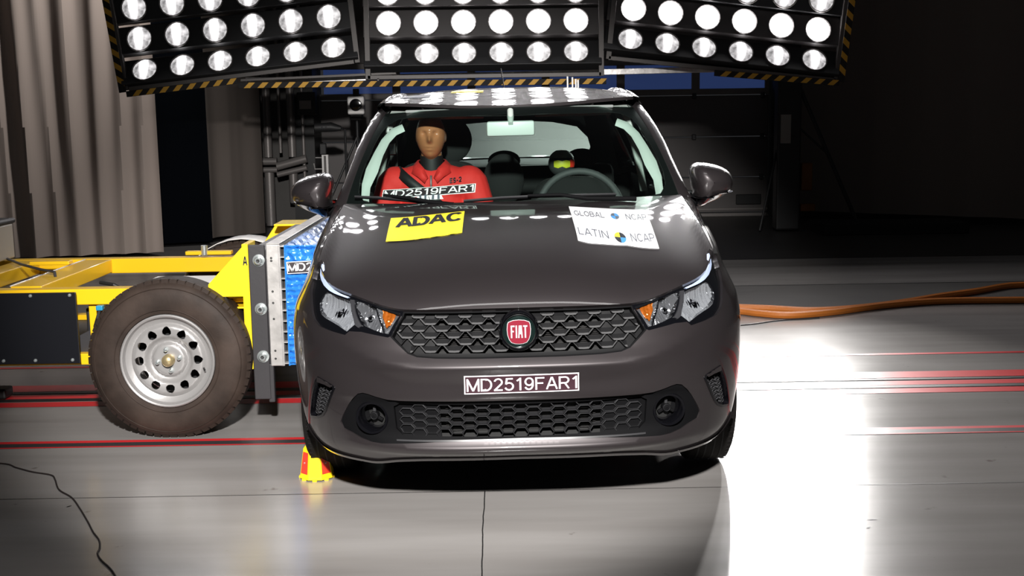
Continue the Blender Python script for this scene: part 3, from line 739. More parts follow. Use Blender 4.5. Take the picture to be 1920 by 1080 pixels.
# dark shut-gap channel under the bonnet edge
rows = [[(lambda q: (q[0]*.985, q[1]+.02, q[2]-dz))(hood(-1+i/30, 0)) for i in range(61)] for dz in (.004, .03)]
ribbon('bonnet_gap', rows, 'void_black', car)
rows = [[(s*(hood(1, t)[0]+dx), hood(1, t)[1], hood(1, t)[2]-.012) for t in [k/20 for k in range(21)]] for s, dx in ((1, -.02), (1, .02))]
ribbon('bonnet_gap', rows, 'void_black', car)
rows = [[(-(hood(1, t)[0]+dx), hood(1, t)[1], hood(1, t)[2]-.012) for t in [k/20 for k in range(21)]] for dx in (-.02, .02)]
ribbon('bonnet_gap', rows, 'void_black', car)
MB().box((0.002, .0875, .7405), (.0025, .003, .014)).build('washer_mark', 'rail_dark', car)
# cowl under the windscreen
rows = [[(lambda q: (q[0], q[1]+dy, q[2]-dz))(hood(-1+i/15, 1)) for i in range(31)] for dy, dz in ((-.02, .02), (.05, .028), (.14, .05))]
ribbon('cowl_panel', rows, 'black_plastic', car)
# ---- windscreen
CL = [(.78,-.006),(.869,.007),(.916,.083),(.935,.202),(.937,.36),(.931,.539),(.924,.70),(.90,.82),(.84,.893),(.75,.905),(.6,.893),(.412,.886),(.2,.892),(0,.897)]
CLEAR = CL+[(-u, v) for u, v in CL[-2::-1]]
WS = [(-.975,-.03),(-.5,-.03),(0,-.03),(.5,-.03),(.975,-.03),(.975,.5),(.975,.99),(.5,.985),(0,.985),(-.5,.985),(-.975,.99),(-.975,.5)]
panel('windscreen', WS, wind, 'windscreen_glass', car, step=.06, sx=.65, off=.002, rim=False)
panel('windscreen_frit', WS, wind, 'frit', car, holes=[CLEAR], step=.03, sx=.65, off=-.002, thick=.002)
# ---- A pillars
GI = [(.975, t) for t in (-.05, 0, .1, .25, .4, .55, .7, .85, .95, 1.)]
RAIL = [(0.772,1.30,.985),(0.761,1.36,1.010),(0.752,1.42,1.042),(0.725,1.55,1.132),(0.698,1.65,1.222),(0.668,1.78,1.304),(0.642,1.90,1.362),(0.616,2.05,1.408),(0.588,2.2,1.440),(0.560,2.4,1.462),(.550,2.7,1.468),(.548,3.1,1.452),(.535,3.5,1.405),(.52,3.75,1.35)]
def rail_at(y):
    return tuple(lerp_table([(q[1], q[k]) for q in RAIL], y) for k in (0,))+(y, lerp_table([(q[1], q[2]) for q in RAIL], y))
for s in (-1, 1):
    inner = [wind(.975, t) for t in (-.06, .05, .2, .35, .5, .65, .8, .92, 1.0)]
    outer = [rail_at(y) for y in (1.31, 1.37, 1.45, 1.54, 1.64, 1.75, 1.87, 1.97, 2.06)]
    rows = []
    for k, b in ((0, -.02), (.08, .0), (.3, .008), (.55, .012), (.8, .008), (.95, .0), (1, -.006)):
        r = []
        for i, o_ in zip(inner, outer):
            q = [i[j]+(o_[j]-i[j])*k for j in range(3)]; q[0] += b*.7; q[1] -= b*.8; q[2] += b*.3; r.append((s*q[0], q[1], q[2]))
        rows.append(r)
    ribbon('a_pillar', rows, 'paint', car)
# ---- roof
def roof(s, t):
    a = abs(s); h = wind(min(a, 1)*.99, 1.); y = h[1]+(3.78-h[1])*t
    zc = lerp_table([(1.70, 1.400), (1.85, 1.427), (2.05, 1.458), (2.3, 1.483), (2.6, 1.494), (3.0, 1.490), (3.4, 1.468), (3.78, 1.43)], y+.10*a*a*(1-t))
    wr = lerp_table([(1.7, .586), (2.05, .572), (2.4, .545), (3.0, .535), (3.78, .50)], y)
    z = zc-(.012+.02*min(1, max(0, (y-1.7)/.5)))*a**3
    return (s*wr, y, z)
panel('roof', [(-1, 0), (-.5, 0), (0, 0), (.5, 0), (1, 0), (1, 1), (-1, 1)], roof, 'paint', car, step=.035, sx=.3, thick=.015, flip=1)
for s in (-1, 1):
    ys = [1.86+.0+i*(3.76-1.86)/30 for i in range(31)]
    rows = []
    for k in range(7):
        r = []
        for i in range(31):
            t = i/30; e = roof(1, t*.995); o_ = rail_at(max(1.96, e[1]+.10*(1-t))); f = k/6
            q = [e[j]+(o_[j]-e[j])*f for j in range(3)]; b = sin(pi*f)*.014; q[0] += b*.7; q[2] += b
            r.append((s*q[0], q[1], q[2]))
        rows.append(r)
    ribbon('roof_rail', rows, 'paint', car)
    ribbon('roof_gutter', [[(lambda e: (s*(e[0]-.004+dx), e[1], e[2]+.001+dx*.1))(roof(1, .02+.96*i/30)) for i in range(31)] for dx in (0, .01)], 'rail_dark', car)
# ---- side glasshouse: frames, glass and pillars between belt and rail
def gh_side(y, t):
    r = rail_at(y); b = (lerp_table([(1.3, .768), (2.5, .772), (3.4, .76), (3.9, .66)], y), y, .998)
    q = [b[j]+(r[j]-b[j])*t for j in range(3)]; q[0] += .018*4*t*(1-t)*.5
    return (-q[0], q[1], q[2])
def front_y(t): # forward edge of the side glass follows the pillar
    zt = .998+(1.40-.998)*t
    return lerp_table([(q[2], q[1]) for q in RAIL[:9]], zt)
fr = [(1.32, .0), (3.74, .0), (3.72, 1.), (2.0, 1.)]
w1 = [(1.62, .08), (2.28, .08), (2.30, .90), (2.06, .90), (1.85, .72)]
w2 = [(2.42, .08), (3.04, .08), (3.10, .88), (2.40, .90)]
w3 = [(3.14, .10), (3.42, .14), (3.30, .80), (3.18, .86)]
for s in (0, 1):
    gfn = gh_side if s else (lambda y, t: (-gh_side(y, t)[0], y, gh_side(y, t)[2]))
    panel('door_frame', fr, gfn, 'gloss_black', car, holes=[w1, w2, w3], step=.06, sx=1, thick=.02, flip=-1 if s else 1)
    for w_ in (w1, w2, w3): panel('side_window', w_, gfn, 'side_glass', car, step=.12, sx=1, off=-.012, rim=False, flip=-1 if s else 1)
# ---- tail
def tail(s, t):
    y = lerp_table([(0, 3.93), (.5, 3.96), (.68, 3.94), (1, 3.76)], t)-.10*abs(s)**2.5
    wz = lerp_table([(0, .80), (.6, .76), (.7, .70), (1, .50)], t); z = .30+1.13*t-.03*abs(s)**2*t
    return (-s*wz, y, z)
RW = [(-.72, .70), (-.5, .695), (0, .69), (.5, .695), (.72, .70), (.80, .76), (.82, .82), (.76, .88), (.5, .90), (0, .905), (-.5, .90), (-.76, .88), (-.82, .82), (-.80, .76)]
panel('tailgate', [(-1, 0), (0, 0), (1, 0), (1, .5), (1, 1), (0, 1), (-1, 1), (-1, .5)], tail, 'paint', car, holes=[RW], step=.07, sx=.7, thick=.03, flip=1)
panel('rear_window', RW, tail, 'rear_glass', car, step=.08, sx=.7, off=-.01, rim=False, flip=1)
# ---- underbody and closed cabin tub
MB().bounds(-.55, .55, .30, 3.8, .20, .24).build('underbody', 'void_black', car)
MB().bounds(-.48, .48, .22, 1.10, .24, .66).build('engine_block', 'void_black', car, bevel=.02)
t = MB()
for s in (-1, 1): t.bounds(s*.742, s*.75, 1.25, 3.7, .24, .985)
t.bounds(-.74, .74, 3.55, 3.58, .24, .98); t.bounds(-.74, .74, 1.10, 1.14, .24, .93)
t.build('cabin_lining', 'interior_dark', car)
# ================= grilles
mat('lip_lit', (.11, .11, .112), .3, .2)  # lip tone raised to paint in the light its bevel catches
mat('closed_grey', (.007, .007, .0075), .5, spec=.12)
root = panel('upper_grille', GRILLE, A, 'void_black', car, step=.03, sx=SX, off=-.055, thick=.0, rim=False)
def ring_poly(poly, d, cu, cv, sx=SX):
    out = []
    n = len(poly)
    ar = sum(poly[i][0]*poly[(i+1) % n][1]-poly[(i+1) % n][0]*poly[i][1] for i in range(n)); sg = 1 if ar > 0 else -1
    for i in range(n):
        a, b, c = poly[i-1], poly[i], poly[(i+1) % n]
        e1 = Vector(((b[0]-a[0])*sx, b[1]-a[1])).normalized(); e2 = Vector(((c[0]-b[0])*sx, c[1]-b[1])).normalized()
        nn = Vector((-(e1.y+e2.y), e1.x+e2.x)).normalized()*sg; k = d/max(.5, nn.dot(Vector((-e1.y, e1.x))*sg))
        out.append((b[0]+nn.x*k/sx, b[1]+nn.y*k))
    return out
gin = ring_poly(GRILLE, .0045, 0, .65)
panel('grille_frame', GRILLE, A, 'dark_plastic', root, holes=[gin], step=.02, sx=SX, off=.0, thick=.03)
gin2 = ring_poly(GRILLE, .007, 0, .65)
panel('grille_sill', [(-.245,.600),(0,.597),(.245,.600),(.232,.5905),(.189,.587),(.100,.585),(-.1,.585),(-.189,.587),(-.232,.5905)], A, 'closed_grey', root, step=.02, sx=SX, off=-.006, thick=.02)
# closed cells at the outer ends, radiator fins behind the middle
cl = [(u, v) for u, v in GR[:7]]+[(.195,.59),(.195,.72)]
for s in (0, 1): panel('closed_cells', cl, A, 'closed_grey', root, step=.03, sx=SX, off=-.026, thick=.004, mirror=bool(s))
panel('closed_cells', [(-.2, .703), (0, .703), (.2, .703), (.2, .727), (0, .727), (-.2, .727)], A, 'dark_plastic', root, step=.03, sx=SX, off=-.022, thick=.004)
for k in range(14):
    z = .588+k*.0058; MB().box((0, .105, z), (.60, .006, .0022)).build('radiator_fin', 'fin_metal', root)
def pz(x, z): return p_at_x(abs(x), z)*(1 if x >= 0 else -1)
def scale_bar(xc, zc):
    pts = []
    prof = [(-.0345, .0175), (-.0300, .0130), (-.0185, .0008), (-.0150, 0), (0, -.0006), (.0150, 0), (.0185, .0008), (.0300, .0130), (.0345, .0175)]
    P = []
    for i in range(len(prof)-1):
        for j in range(3): P.append((prof[i][0]+(prof[i+1][0]-prof[i][0])*j/3, prof[i][1]+(prof[i+1][1]-prof[i][1])*j/3))
    P.append(prof[-1])
    for dx, dz in P:
        x = xc+dx; z = zc+dz; p = pz(x, z)
        if inpoly(p, z, gin2) and hypot(x, z-.670) > .060: pts.append((x, z, dx))
    if len(pts) < 5: return
    rows = []
    for x, z, dx in pts:
        p = pz(x, z); w_ = .0034 if abs(dx) < .017 else .0024
        zt = max(z+w_+.0015, zc+.0175)
        a = A(p, z-w_, -.009); b = A(p, z+w_, -.0155); c = A(p, zt, -.021); d = A(p, zt, -.026); e = A(p, z-w_, -.020)
        rows.append([a, b, c, d, e])
    V = [q for r in rows for q in r]; n = 5; F = [(i*n+j, i*n+(j+1) % n, (i+1)*n+(j+1) % n, (i+1)*n+j) for i in range(len(rows)-1) for j in range(n)]
    F += [tuple(range(n)), tuple((len(rows)-1)*n+j for j in range(n))]
    mi = [0 if (k < (len(rows)-1)*n and k % n == 0) else 1 for k in range(len(F))]
    mesh_obj('grille_scale', V, F, None, root, False, mats=['lip_lit', 'closed_grey'], midx=mi)
for r in range(6):
    zc = .7125-.0213*r
    for k in range(-6, 7):
        xc = .0575+.078*k if r % 2 == 0 else (.0965-.078+.078*k)
        if r % 2 == 0: xc = .0185+.078*k if k >= 0 else -.0185+.078*(k+1)
        else: xc = .0575+.078*k if k >= 0 else -.0575+.078*(k+1)
        scale_bar(xc, zc)
# emblem
em = empty('emblem', (0.001, .0, .669), (radians(-4), 0, 0), root)
EY = .045
MB().lathe([(.068, EY+.03), (.066, EY), (.061, EY-.010), (.0575, EY-.008), (.0565, EY-.002), (.001, EY-.001)], n=48).build('emblem_surround', 'gloss_black', em, True)
MB().lathe([(.0570, EY-.004), (.0555, EY-.012), (.0530, EY-.013), (.0515, EY-.008), (.0515, EY-.003)], n=48).build('chrome_ring', 'chrome', em, True)
MB().lathe([(.0515, EY-.004), (.035, EY-.007), (.001, EY-.0075)], n=40).build('emblem_back', 'emblem_dark', em, True)
sh = [(-.036, .022), (-.033, .029), (-.018, .0345), (0, .036), (.018, .0345), (.033, .029), (.036, .022), (.0375, .005), (.036, -.012), (.031, -.027), (.024, -.036), (.012, -.040), (0, -.041), (-.012, -.040), (-.024, -.036), (-.031, -.027), (-.036, -.012), (-.0375, .005)]
MB().prism([(x*1.05, z*1.05) for x, z in sh], EY-.0085, EY-.006).build('shield_rim', 'silver_letter', em)
MB().prism(sh, EY-.0105, EY-.0082).build('shield', 'emblem_red', em)
def letter(poly, x0):
    MB().prism([(x0+x, z) for x, z in poly], EY-.0130, EY-.0104).build('letter', 'silver_letter', em)
st = .0046
letter([(0, -.022), (st, -.022), (st, -.003), (.010, -.003), (.010, .002), (st, .002), (st, .014), (.013, .014), (.013, .019), (0, .019)], -.0265)
letter([(0, -.022), (st, -.022), (st, .019), (0, .019)], -.0105)
letter([(0, -.022), (st, -.022), (st+.0003, -.010), (.0105, -.010), (.0108, -.022), (.0154, -.022), (.0125, .019), (.0028, .019)], -.0030)
letter([(.0045, -.022), (.0092, -.022), (.0092, .014), (.0138, .014), (.0138, .019), (0, .019), (0, .014), (.0045, .014)], .0140)
# ================= lower grille with fog lamps
lg = panel('lower_grille', LOWER, A, 'void_black', car, step=.03, sx=SX, off=-.05, rim=False)
MSH = [(-.285, .318), (0, .312), (.285, .318), (.300, .335), (.300, .412), (.285, .421), (0, .418), (-.285, .421), (-.300, .412), (-.300, .335)]
frm_in = [(u, v) for u, v in MSH]
FC = [[(sg*.357+.0475*cos(a)/1.2, .370+.0475*sin(a)) for a in [2*pi*k/28 for k in range(28)]] for sg in (-1, 1)]
panel('lower_frame', LOWER, A, 'dark_plastic', lg, holes=[frm_in]+FC, step=.018, sx=SX, off=-.006, thick=.03)
panel('lower_frame_lip', [(-.30, .297), (0, .300), (.30, .297), (.30, .303), (0, .306), (-.30, .303)], A, 'grille_plastic', lg, step=.03, sx=SX, off=-.001, thick=.01)
for s in (0, 1): panel('closed_cells', [(.19, .315), (.305, .315), (.305, .42), (.19, .42)], A, 'dark_plastic', lg, step=.03, sx=SX, off=-.020, thick=.004, mirror=bool(s))
for k in range(10):
    z = .322+k*.0095; MB().box((0, .105, z), (.50, .006, .0022)).build('radiator_fin', 'fin_metal', lg)
hw, hh = .0285, .0138
for c in range(-9, 10):
    for r in range(4):
        xc = c*.0425; zc = .405-r*.0275-(.01375 if c % 2 else 0)
        if zc < .318: continue
        P = [(xc+.0285*cx_, zc+hh*cz_) for cx_, cz_ in ((-.92, 0), (-.52, .95), (.52, .95), (.92, 0), (.52, -.95), (-.52, -.95))]
        V = []; ok = True; n = 6
        for (x, z) in P:
            d = Vector((x-xc, z-zc)); i_ = d*(1-.0020/d.length)
            for (xx, zz), off in (((x, z), -.012), ((x, z), -.035), ((xc+i_.x, zc+i_.y), -.010), ((xc+i_.x, zc+i_.y), -.035)):
                p = pz(xx, zz)
                if not (-.33 < p < .33): ok = False
                V.append(A(p, zz, off))
        if not ok: continue
        F = []
        for i in range(n):
            j = (i+1) % n; F += [(i*4, j*4, j*4+2, i*4+2), (i*4+2, j*4+2, j*4+3, i*4+3), (i*4, i*4+1, j*4+1, j*4)]
        MB().add(V, F).build('hexagon_cell', 'grille_plastic', lg)
for s in (-1, 1):
    c = A(.357*s, .370); fg = empty('fog_lamp', (c[0], c[1]+.006, c[2]), (0, 0, s*.16), car)
    MB().lathe([(.0585, .035), (.0580, .0), (.0545, -.010), (.048, -.009), (.043, .004), (.040, .030), (.039, .055)], n=36).build('bezel', 'gloss_black', fg, True)
    MB().lathe([(.040, .050), (.001, .052)], n=24).build('recess', 'black_plastic', fg, True)
    for a in (0, 2*pi/3, 4*pi/3):
        o = MB().box((0, .032, .019), (.010, .012, .026)).build('spoke', 'grille_plastic' if a == 0 else 'dark_plastic', fg, bevel=.002); o.rotation_euler = (0, a, 0)
    MB().lathe([(.015, .045), (.0145, .022), (.012, .019), (.001, .018)], n=20).build('cap', 'dark_plastic', fg, True)
    MB().lathe([(.0125, .019), (.0115, .0165), (.0105, .019)], n=20).build('cap_ring', 'grille_plastic', fg, True)
# corner vents
for s in (0, 1):
    v = panel('corner_vent', VENT, A, 'void_black', car, step=.02, sx=SX, off=-.045, rim=False, mirror=bool(s))
    panel('vent_frame', VENT, A, 'gloss_black', v, holes=[ring_poly(VENT, .0075, 0, 0)], step=.012, sx=SX, off=.003, thick=.045, mirror=bool(s))
    panel('vent_visor', [(.520,.488),(.489,.480),(.464,.470),(.470,.462),(.492,.468),(.522,.470)], A, 'paint', v, step=.012, sx=SX, off=.006, thick=.01, mirror=bool(s))
    vin = ring_poly(VENT, .008, 0, 0)
    for r in range(8):
        for c in range(4):
            u = .470+c*.026+r*.0075; zc = .449-r*.0155-(.0078 if c % 2 else 0)
            if not inpoly(u, zc, ring_poly(VENT, .014, 0, 0)): continue
            P = [(u+.0125*a, zc+.0072*b) for a, b in ((-.95, 0), (-.5, .95), (.5, .95), (.95, 0), (.5, -.95), (-.5, -.95))]; V = []
            for (x, z) in P:
                for k, off in ((1, -.014), (1, -.03), (.78, -.013), (.78, -.03)):
                    uu = u+(x-u)*k; zz = zc+(z-zc)*k; V.append(A(uu*(-1 if s else 1), zz, off))
            F = []
            for i in range(6):
                j = (i+1) % 6; F += [(i*4, j*4, j*4+2, i*4+2), (i*4+2, j*4+2, j*4+3, i*4+3), (i*4, i*4+1, j*4+1, j*4)]
            MB().add(V, F).build('hexagon_cell', 'grille_plastic', v)
# ================= headlamps
for s in (0, 1):
    m_ = bool(s)
    h = panel('headlamp', LAMP, A, 'gloss_black', car, step=.02, sx=SX, off=-.045, thick=0, rim=False, mirror=m_)
    panel('lamp_bezel', LAMP, A, 'gloss_black', h, holes=[BOWL, MODULE, AMBER], step=.012, sx=SX, off=-.010, thick=.03, mirror=m_)
    def bowlfn(u, v, cu=.478, cv=.718, ru=.075, rv=.058, dep=.032):
        d = min(1, ((abs(u)-cu)/ru)**2+((v-cv)/rv)**2); P = A(u, v, -.012-dep*(1-d)-.0045*abs(sin((abs(u)*1.15+.12*v)*260+.6*sin(abs(u)*300)))-.0015*sin(v*110+abs(u)*60))
        return P
    panel('main_reflector', BOWL, bowlfn, 'reflector', h, step=.0032, sx=SX, off=0, thick=.002, mirror=m_)
    panel('turn_reflector', MODULE, lambda u, v: bowlfn(u, v, .370, .712, .045, .05, .030), 'reflector_dim', h, step=.004, sx=SX, off=0, thick=.002, mirror=m_)
    panel('amber_reflector', AMBER, lambda u, v: bowlfn(u, v, .318, .702, .04, .05, .012), 'reflector_dim', h, step=.009, sx=SX, off=0, thick=.002, mirror=m_)
    panel('amber_lens', [(.296,.722),(.312,.731),(.334,.735),(.330,.716),(.322,.694),(.314,.676),(.304,.690)], lambda u, v: bowlfn(u, v, .318, .702, .04, .05, .006), 'amber', h, step=.006, sx=SX, off=.003, thick=.002, mirror=m_)
    panel('divider', BEZEL, A, 'steel_grey', h, step=.01, sx=SX, off=-.004, thick=.01, mirror=m_)
    panel('daytime_strip', DRL, A, 'drl', h, step=.008, sx=SX, off=-.004, thick=.006, mirror=m_)
    panel('amber_rib', [(.284,.724),(.35,.7465),(.35,.741),(.286,.718)], A, 'chrome', h, step=.01, sx=SX, off=-.007, thick=.004, mirror=m_)
    panel('lamp_cover', LAMP, A, 'lamp_glass', h, step=.02, sx=SX, off=.001, rim=False, mirror=m_)
    for cu, cv, r in ((.368, .712, .011), (.472, .722, .009)):
        c = A(cu*(-1 if s else 1), cv, -.03); o = MB().lathe([(r*.6, -.018), (r*.75, -.012), (r, .0), (r*1.1, .01)], n=20)
        o.build('bulb_shield', 'chrome', h, True, loc=c)
# ================= mirrors
MO = [(.800,.985),(0.789,1.048),(0.785,1.083),(0.790,1.109),(0.804,1.122),(0.827,1.127),(0.873,1.121),(0.92,1.108),(0.955,1.088),(0.973,1.062),(0.978,1.034),(0.968,1.006),(0.945,0.984),(0.896,0.959),(0.85,0.944),(0.819,0.930),(.806,.945)]
for s in (-1, 1):
    h = empty('door_mirror', (0, 0, 0), (0, 0, 0), car)
    pts = smooth_poly(MO, 1); cx_, cz_ = .868, 1.045
    def layers(sel):
        rows = []
        for k, y in ((.985, 1.515), (1, 1.49), (1, 1.46), (.97, 1.42), (.90, 1.385), (.76, 1.350), (.55, 1.328), (.28, 1.316), (.02, 1.313)):
            rows.append([(s*(cx_+(x-cx_)*k), y+.05*((cx_+(x-cx_)*k-.80)/.18), max(cz_+(z-cz_)*k, .982-.0*(1)) if sel == 0 else min(cz_+(z-cz_)*k, .980+.1*(x-.80))) for x, z in pts])
        return rows
    ribbon('mirror_cap', layers(0), 'paint', h, close=True)
    ribbon('mirror_base', layers(1), 'gloss_black', h, close=True)
    MB().tube([(s*.765, 1.50, .975), (s*.80, 1.47, .960), (s*.84, 1.45, .955)], [.030, .026, .022], 12).build('mirror_foot', 'black_plastic', h, True)
    V = [(s*(cx_+(x-cx_)*.9), 1.518, cz_+(z-cz_)*.9) for x, z in pts]; MB().add(V, [tuple(range(len(V)))]).build('mirror_glass', 'chrome', h)
# ================= wheels
def tire_profile(R, w, rim):
    return [(rim, w*.36), (rim+.012, w*.47), (rim+(R-rim)*.5, w*.52), (R-.03, w*.49), (R-.008, w*.43), (R, w*.36), (R, -w*.36), (R-.008, -w*.43), (R-.03, -w*.49), (rim+(R-rim)*.5, -w*.52), (rim+.012, -w*.47), (rim, -w*.36)]
def car_wheel(x, y):
    wh = empty('wheel', (x, y, .292), (0, 0, 0), car)
    t_ = MB().lathe(tire_profile(.292, .185, .195), n=56, axis='X').build('tire', 'tire', wh, True)
    g = MB()
    for gx in (-.042, -.015, .015, .042): g.lathe([(.2924, gx-.003), (.2932, gx-.003), (.2932, gx+.003), (.2924, gx+.003)], n=56, axis='X')
    g.build('tread_groove', 'void_black', t_)
    for k in range(72):
        a = 2*pi*k/72; o = MB().box((0, 0, 0), (.012, .008, .0020)).build('tread_block', 'tire', t_) if k == 0 else None
        if o is None:
            o = blk.copy(); COL.objects.link(o); o.parent = t_
        else: blk = o
        o.location = ((.068 if x > 0 else -.068), .2925*cos(a), .2925*sin(a)); o.rotation_euler = (a-pi/2, 0, 0)
    sg = 1 if x > 0 else -1
    MB().lathe([(.197, -sg*.06), (.197, sg*.07), (.190, sg*.078), (.176, sg*.07), (.174, sg*.02), (.185, -sg*.06)], n=40, axis='X').build('rim', 'alloy', wh, True)
    hs = [[((.115+.042*cos(b)*cos(0))*cos(a)-.020*(1+.3*cos(b))*sin(b)*sin(a), (.115+.042*cos(b))*sin(a)+.020*(1+.3*cos(b))*sin(b)*cos(a)) for b in [2*pi*j/12 for j in range(12)]] for a in [2*pi*k/8 for k in range(8)]]
    panel('wheel_trim', [(.176*cos(2*pi*k/40), .176*sin(2*pi*k/40)) for k in range(40)], lambda u, v: (sg*(.062+.012*cos(min(1, hypot(u, v)/.17)*pi)*0+.10*(.176-hypot(u, v))*.3), -u*sg*-1, v), 'alloy', wh, holes=hs, step=.02, thick=.008, flip=sg)
    MB().lathe([(.17, sg*.0), (.001, sg*.0)], n=24, axis='X').build('brake_disc', 'rig_black', wh)
for x in (-.717, .717):
    for y in (.80, 3.32): car_wheel(x, y)
# ================= number plates and stickers
FR = [(-.127,.528),(.1345,.529),(.135,.466),(-.128,.4635)]
def qpoly(q): return [q[3], q[2], q[1], q[0]]
pl = panel('number_sticker', qpoly(FR), A, 'plate_white', car, step=.03, sx=SX, off=.0015, thick=.001)
panel('sticker_field', qpoly(quadbox(FR, (.010, .06, .990, .94))), A, 'plate_dark', pl, step=.03, sx=SX, off=.0025, thick=.001)
text_on('lettering', 'MD2519FAR1', (.022, .15, .982, .85), FR, A, .0040, 'plate_white', pl, .115)
FW = [(-.768,.114),(-.214,.167),(-.216,.092),(-.764,.035)]
pl = panel('windscreen_sticker', qpoly(FW), wind, 'plate_white', car, step=.03, sx=.65, off=-.004, thick=.001)
panel('sticker_field', qpoly(quadbox(FW, (.010, .07, .990, .93))), wind, 'plate_dark_grey', pl, step=.05, sx=.65, off=-.0032, thick=.0004)
text_on('lettering', 'MD2519FAR1', (.022, .15, .982, .85), FW, wind, -.0024, 'plate_white', pl)
for q in ([(-.564,.072),(-.492,.076),(-.478,.034),(-.542,.030)], [(-.488,.076),(-.415,.079),(-.397,.040),(-.474,.035)]):
    h = panel('hazard_sticker', qpoly(q), wind, 'plate_white', car, step=.03, sx=.65, off=-.004, thick=.001)
    for a in (.12, .55): panel('sticker_stripe', qpoly([quadbox(q, (a, 0, a+.2, 1))[1] if False else quadbox(q, (a+.18, 0, a+.36, 1))[0], quadbox(q, (a+.18, 0, a+.36, 1))[1], quadbox(q, (a, 0, a+.18, 1))[2], quadbox(q, (a, 0, a+.18, 1))[3]]), wind, 'sticker_grey', h, step=.05, sx=.65, off=-.0032, thick=.0004)
Q = [(-.674,.756),(-.269,.841),(-.272,.597),(-.668,.507)]
ad = panel('club_sticker', [(-.668,.507),(-.362,.574),(-.272,.597),(-.269,.841),(-.674,.756)], hood, 'sticker_yellow', car, step=.03, sx=.75, off=.0025, thick=.0015)
text_on('lettering', 'ADAC', (.09, .52, .97, .95), Q, hood, .0042, 'sticker_black', ad, .22)
Q = [(.307,.868),(.731,.766),(.724,.354),(.319,.494)]
sh_ = panel('assessment_sheet', [(.319,.494),(.372,.470),(.567,.437),(.724,.354),(.731,.766),(.307,.868)], hood, 'sticker_white', car, step=.03, sx=.75, off=.0025, thick=.0015)
def sheet_logo(cx_, cy_, r, cols):
    for k in range(4):
        seg = [(cx_, cy_)]+[(cx_+r*.62*cos(a), cy_+r*sin(a)) for a in [pi/2*k+pi/2*j/6 for j in range(7)]]
        P = [quadbox(Q, (a, b, a, b))[0] for a, b in seg]
        panel('logo_quarter', P, hood, cols[k], sh_, step=.05, sx=.75, off=.0042, thick=.0006)
sheet_logo(.545, .22, .115, ['sticker_black', 'sticker_yellow', 'sticker_black', 'sticker_blue'])
sheet_logo(.56, .76, .085, ['sticker_blue', 'sticker_grey', 'sticker_blue', 'sticker_grey'])
for tx, bx in (('LATIN', (.03, .15, .40, .33)), ('NCAP', (.68, .15, .98, .33)), ('GLOBAL', (.04, .68, .42, .84)), ('NCAP', (.70, .68, .97, .84))):
    text_on('lettering', tx, bx, Q, hood, .0042, 'sticker_grey', sh_, .10)
# roof labels and instruments
panel('roof_label', [(-.92, .10), (-.66, .10), (-.66, .17), (-.90, .17)], roof, 'sticker_grey', car, step=.05, sx=.3, off=.002, thick=.001)
panel('roof_label', [(-.5, .20), (-.22, .20), (-.22, .24), (-.5, .24)], roof, 'sticker_yellow', car, step=.05, sx=.3, off=.002, thick=.001)
for x, h_ in ((.330, .075), (.357, .07), (.375, .06), (.388, .055)): MB().tube([(x, 2.85, 1.475), (x, 2.85, 1.475+h_)], .0045, 8).build('roof_pin', 'white_paint', car, True)
MB().tube([(-.01, 3.6, 1.45), (-.035, 3.66, 1.63)], .004, 6).build('antenna', 'rig_black', car, True)
# wipers
def wtop(x, off=.012):
    s = max(-1, min(1, x/.722)); return wind(s, 0)
def wiper(pts, arm, base):
    w_ = empty('wiper', (0, 0, 0), (0, 0, 0), car)
    MB().tube(pts, [.004]*len(pts), 6).build('wiper_blade', 'black_plastic', w_, True)
    MB().tube([(p[0], p[1]-.004, p[2]+.006) for p in pts], [.0045]*len(pts), 6).build('blade_spine', 'grille_plastic', w_, True)
    MB().tube(arm, [.006, .007, .009, .010], 8).build('wiper_arm', 'dark_plastic', w_, True)
wiper([(-.662, 1.235, 1.030), (-.56, 1.185, 1.027), (-.45, 1.145, 1.018), (-.33, 1.105, 1.004), (-.22, 1.075, .998)], [(-.535, 1.165, 1.043), (-.43, 1.115, 1.032), (-.33, 1.07, 1.015), (-.24, 1.045, 1.004)], None)
wiper([(-.20, 1.07, 1.012), (-.05, 1.055, 1.022), (.12, 1.05, 1.026), (.30, 1.06, 1.024), (.42, 1.08, 1.022)], [(.06, 1.03, 1.034), (.19, 1.03, 1.034), (.30, 1.03, 1.016), (.50, 1.05, 1.008)], None)
# ================= cabin
# A-pillar inner trims and headliner seen through the glass
def wq(s, t, d):
    P = wind(s, t); n = fnorm(wind, s, t); return (P[0]-n[0]*d, P[1]-n[1]*d, P[2]-n[2]*d)
outer_t = [(.865,.0),(.912,.083),(.932,.202),(.934,.36),(.927,.539),(.918,.70),(.885,.83),(.82,.885)]
inner_t = [(.866,-.0),(.885,.083),(.900,.202),(.882,.36),(.888,.539),(.882,.70),(.855,.80),(.80,.85)]
for s in (-1, 1):
    rows = []
    for k in (-.35, 0, .4, .8, 1.0):
        rows.append([wq(s*(a[0]+(b[0]-a[0])*k), a[1]+(b[1]-a[1])*k, .030+.02*max(0, k)**2) for a, b in zip(outer_t, inner_t)])
    ribbon('a_pillar_trim', rows, 'interior_trim', car)
    # far side B pillar
    ribbon('b_pillar_trim', [[(s*(x+dx), y+dy, z) for x, y, z in ((.565, 2.30, 1.36), (.60, 2.3, 1.26), (.64, 2.31, 1.10), (.665, 2.32, .95))] for dx, dy in ((-.005, -.02), (.0, -.03), (.028, -.03), (.035, 0))], 'interior_trim', car)
    ribbon('c_pillar_trim', [[(s*(x+dx), y, z) for x, y, z in ((.52, 3.25, 1.38), (.56, 3.28, 1.22), (.62, 3.3, .98))] for dx in (-.09, .04)], 'seat_side', car)
    MB().bounds(s*.70, s*.735, 1.35, 2.30, .60, .985).build('door_trim', 'interior_dark', car, bevel=.015)
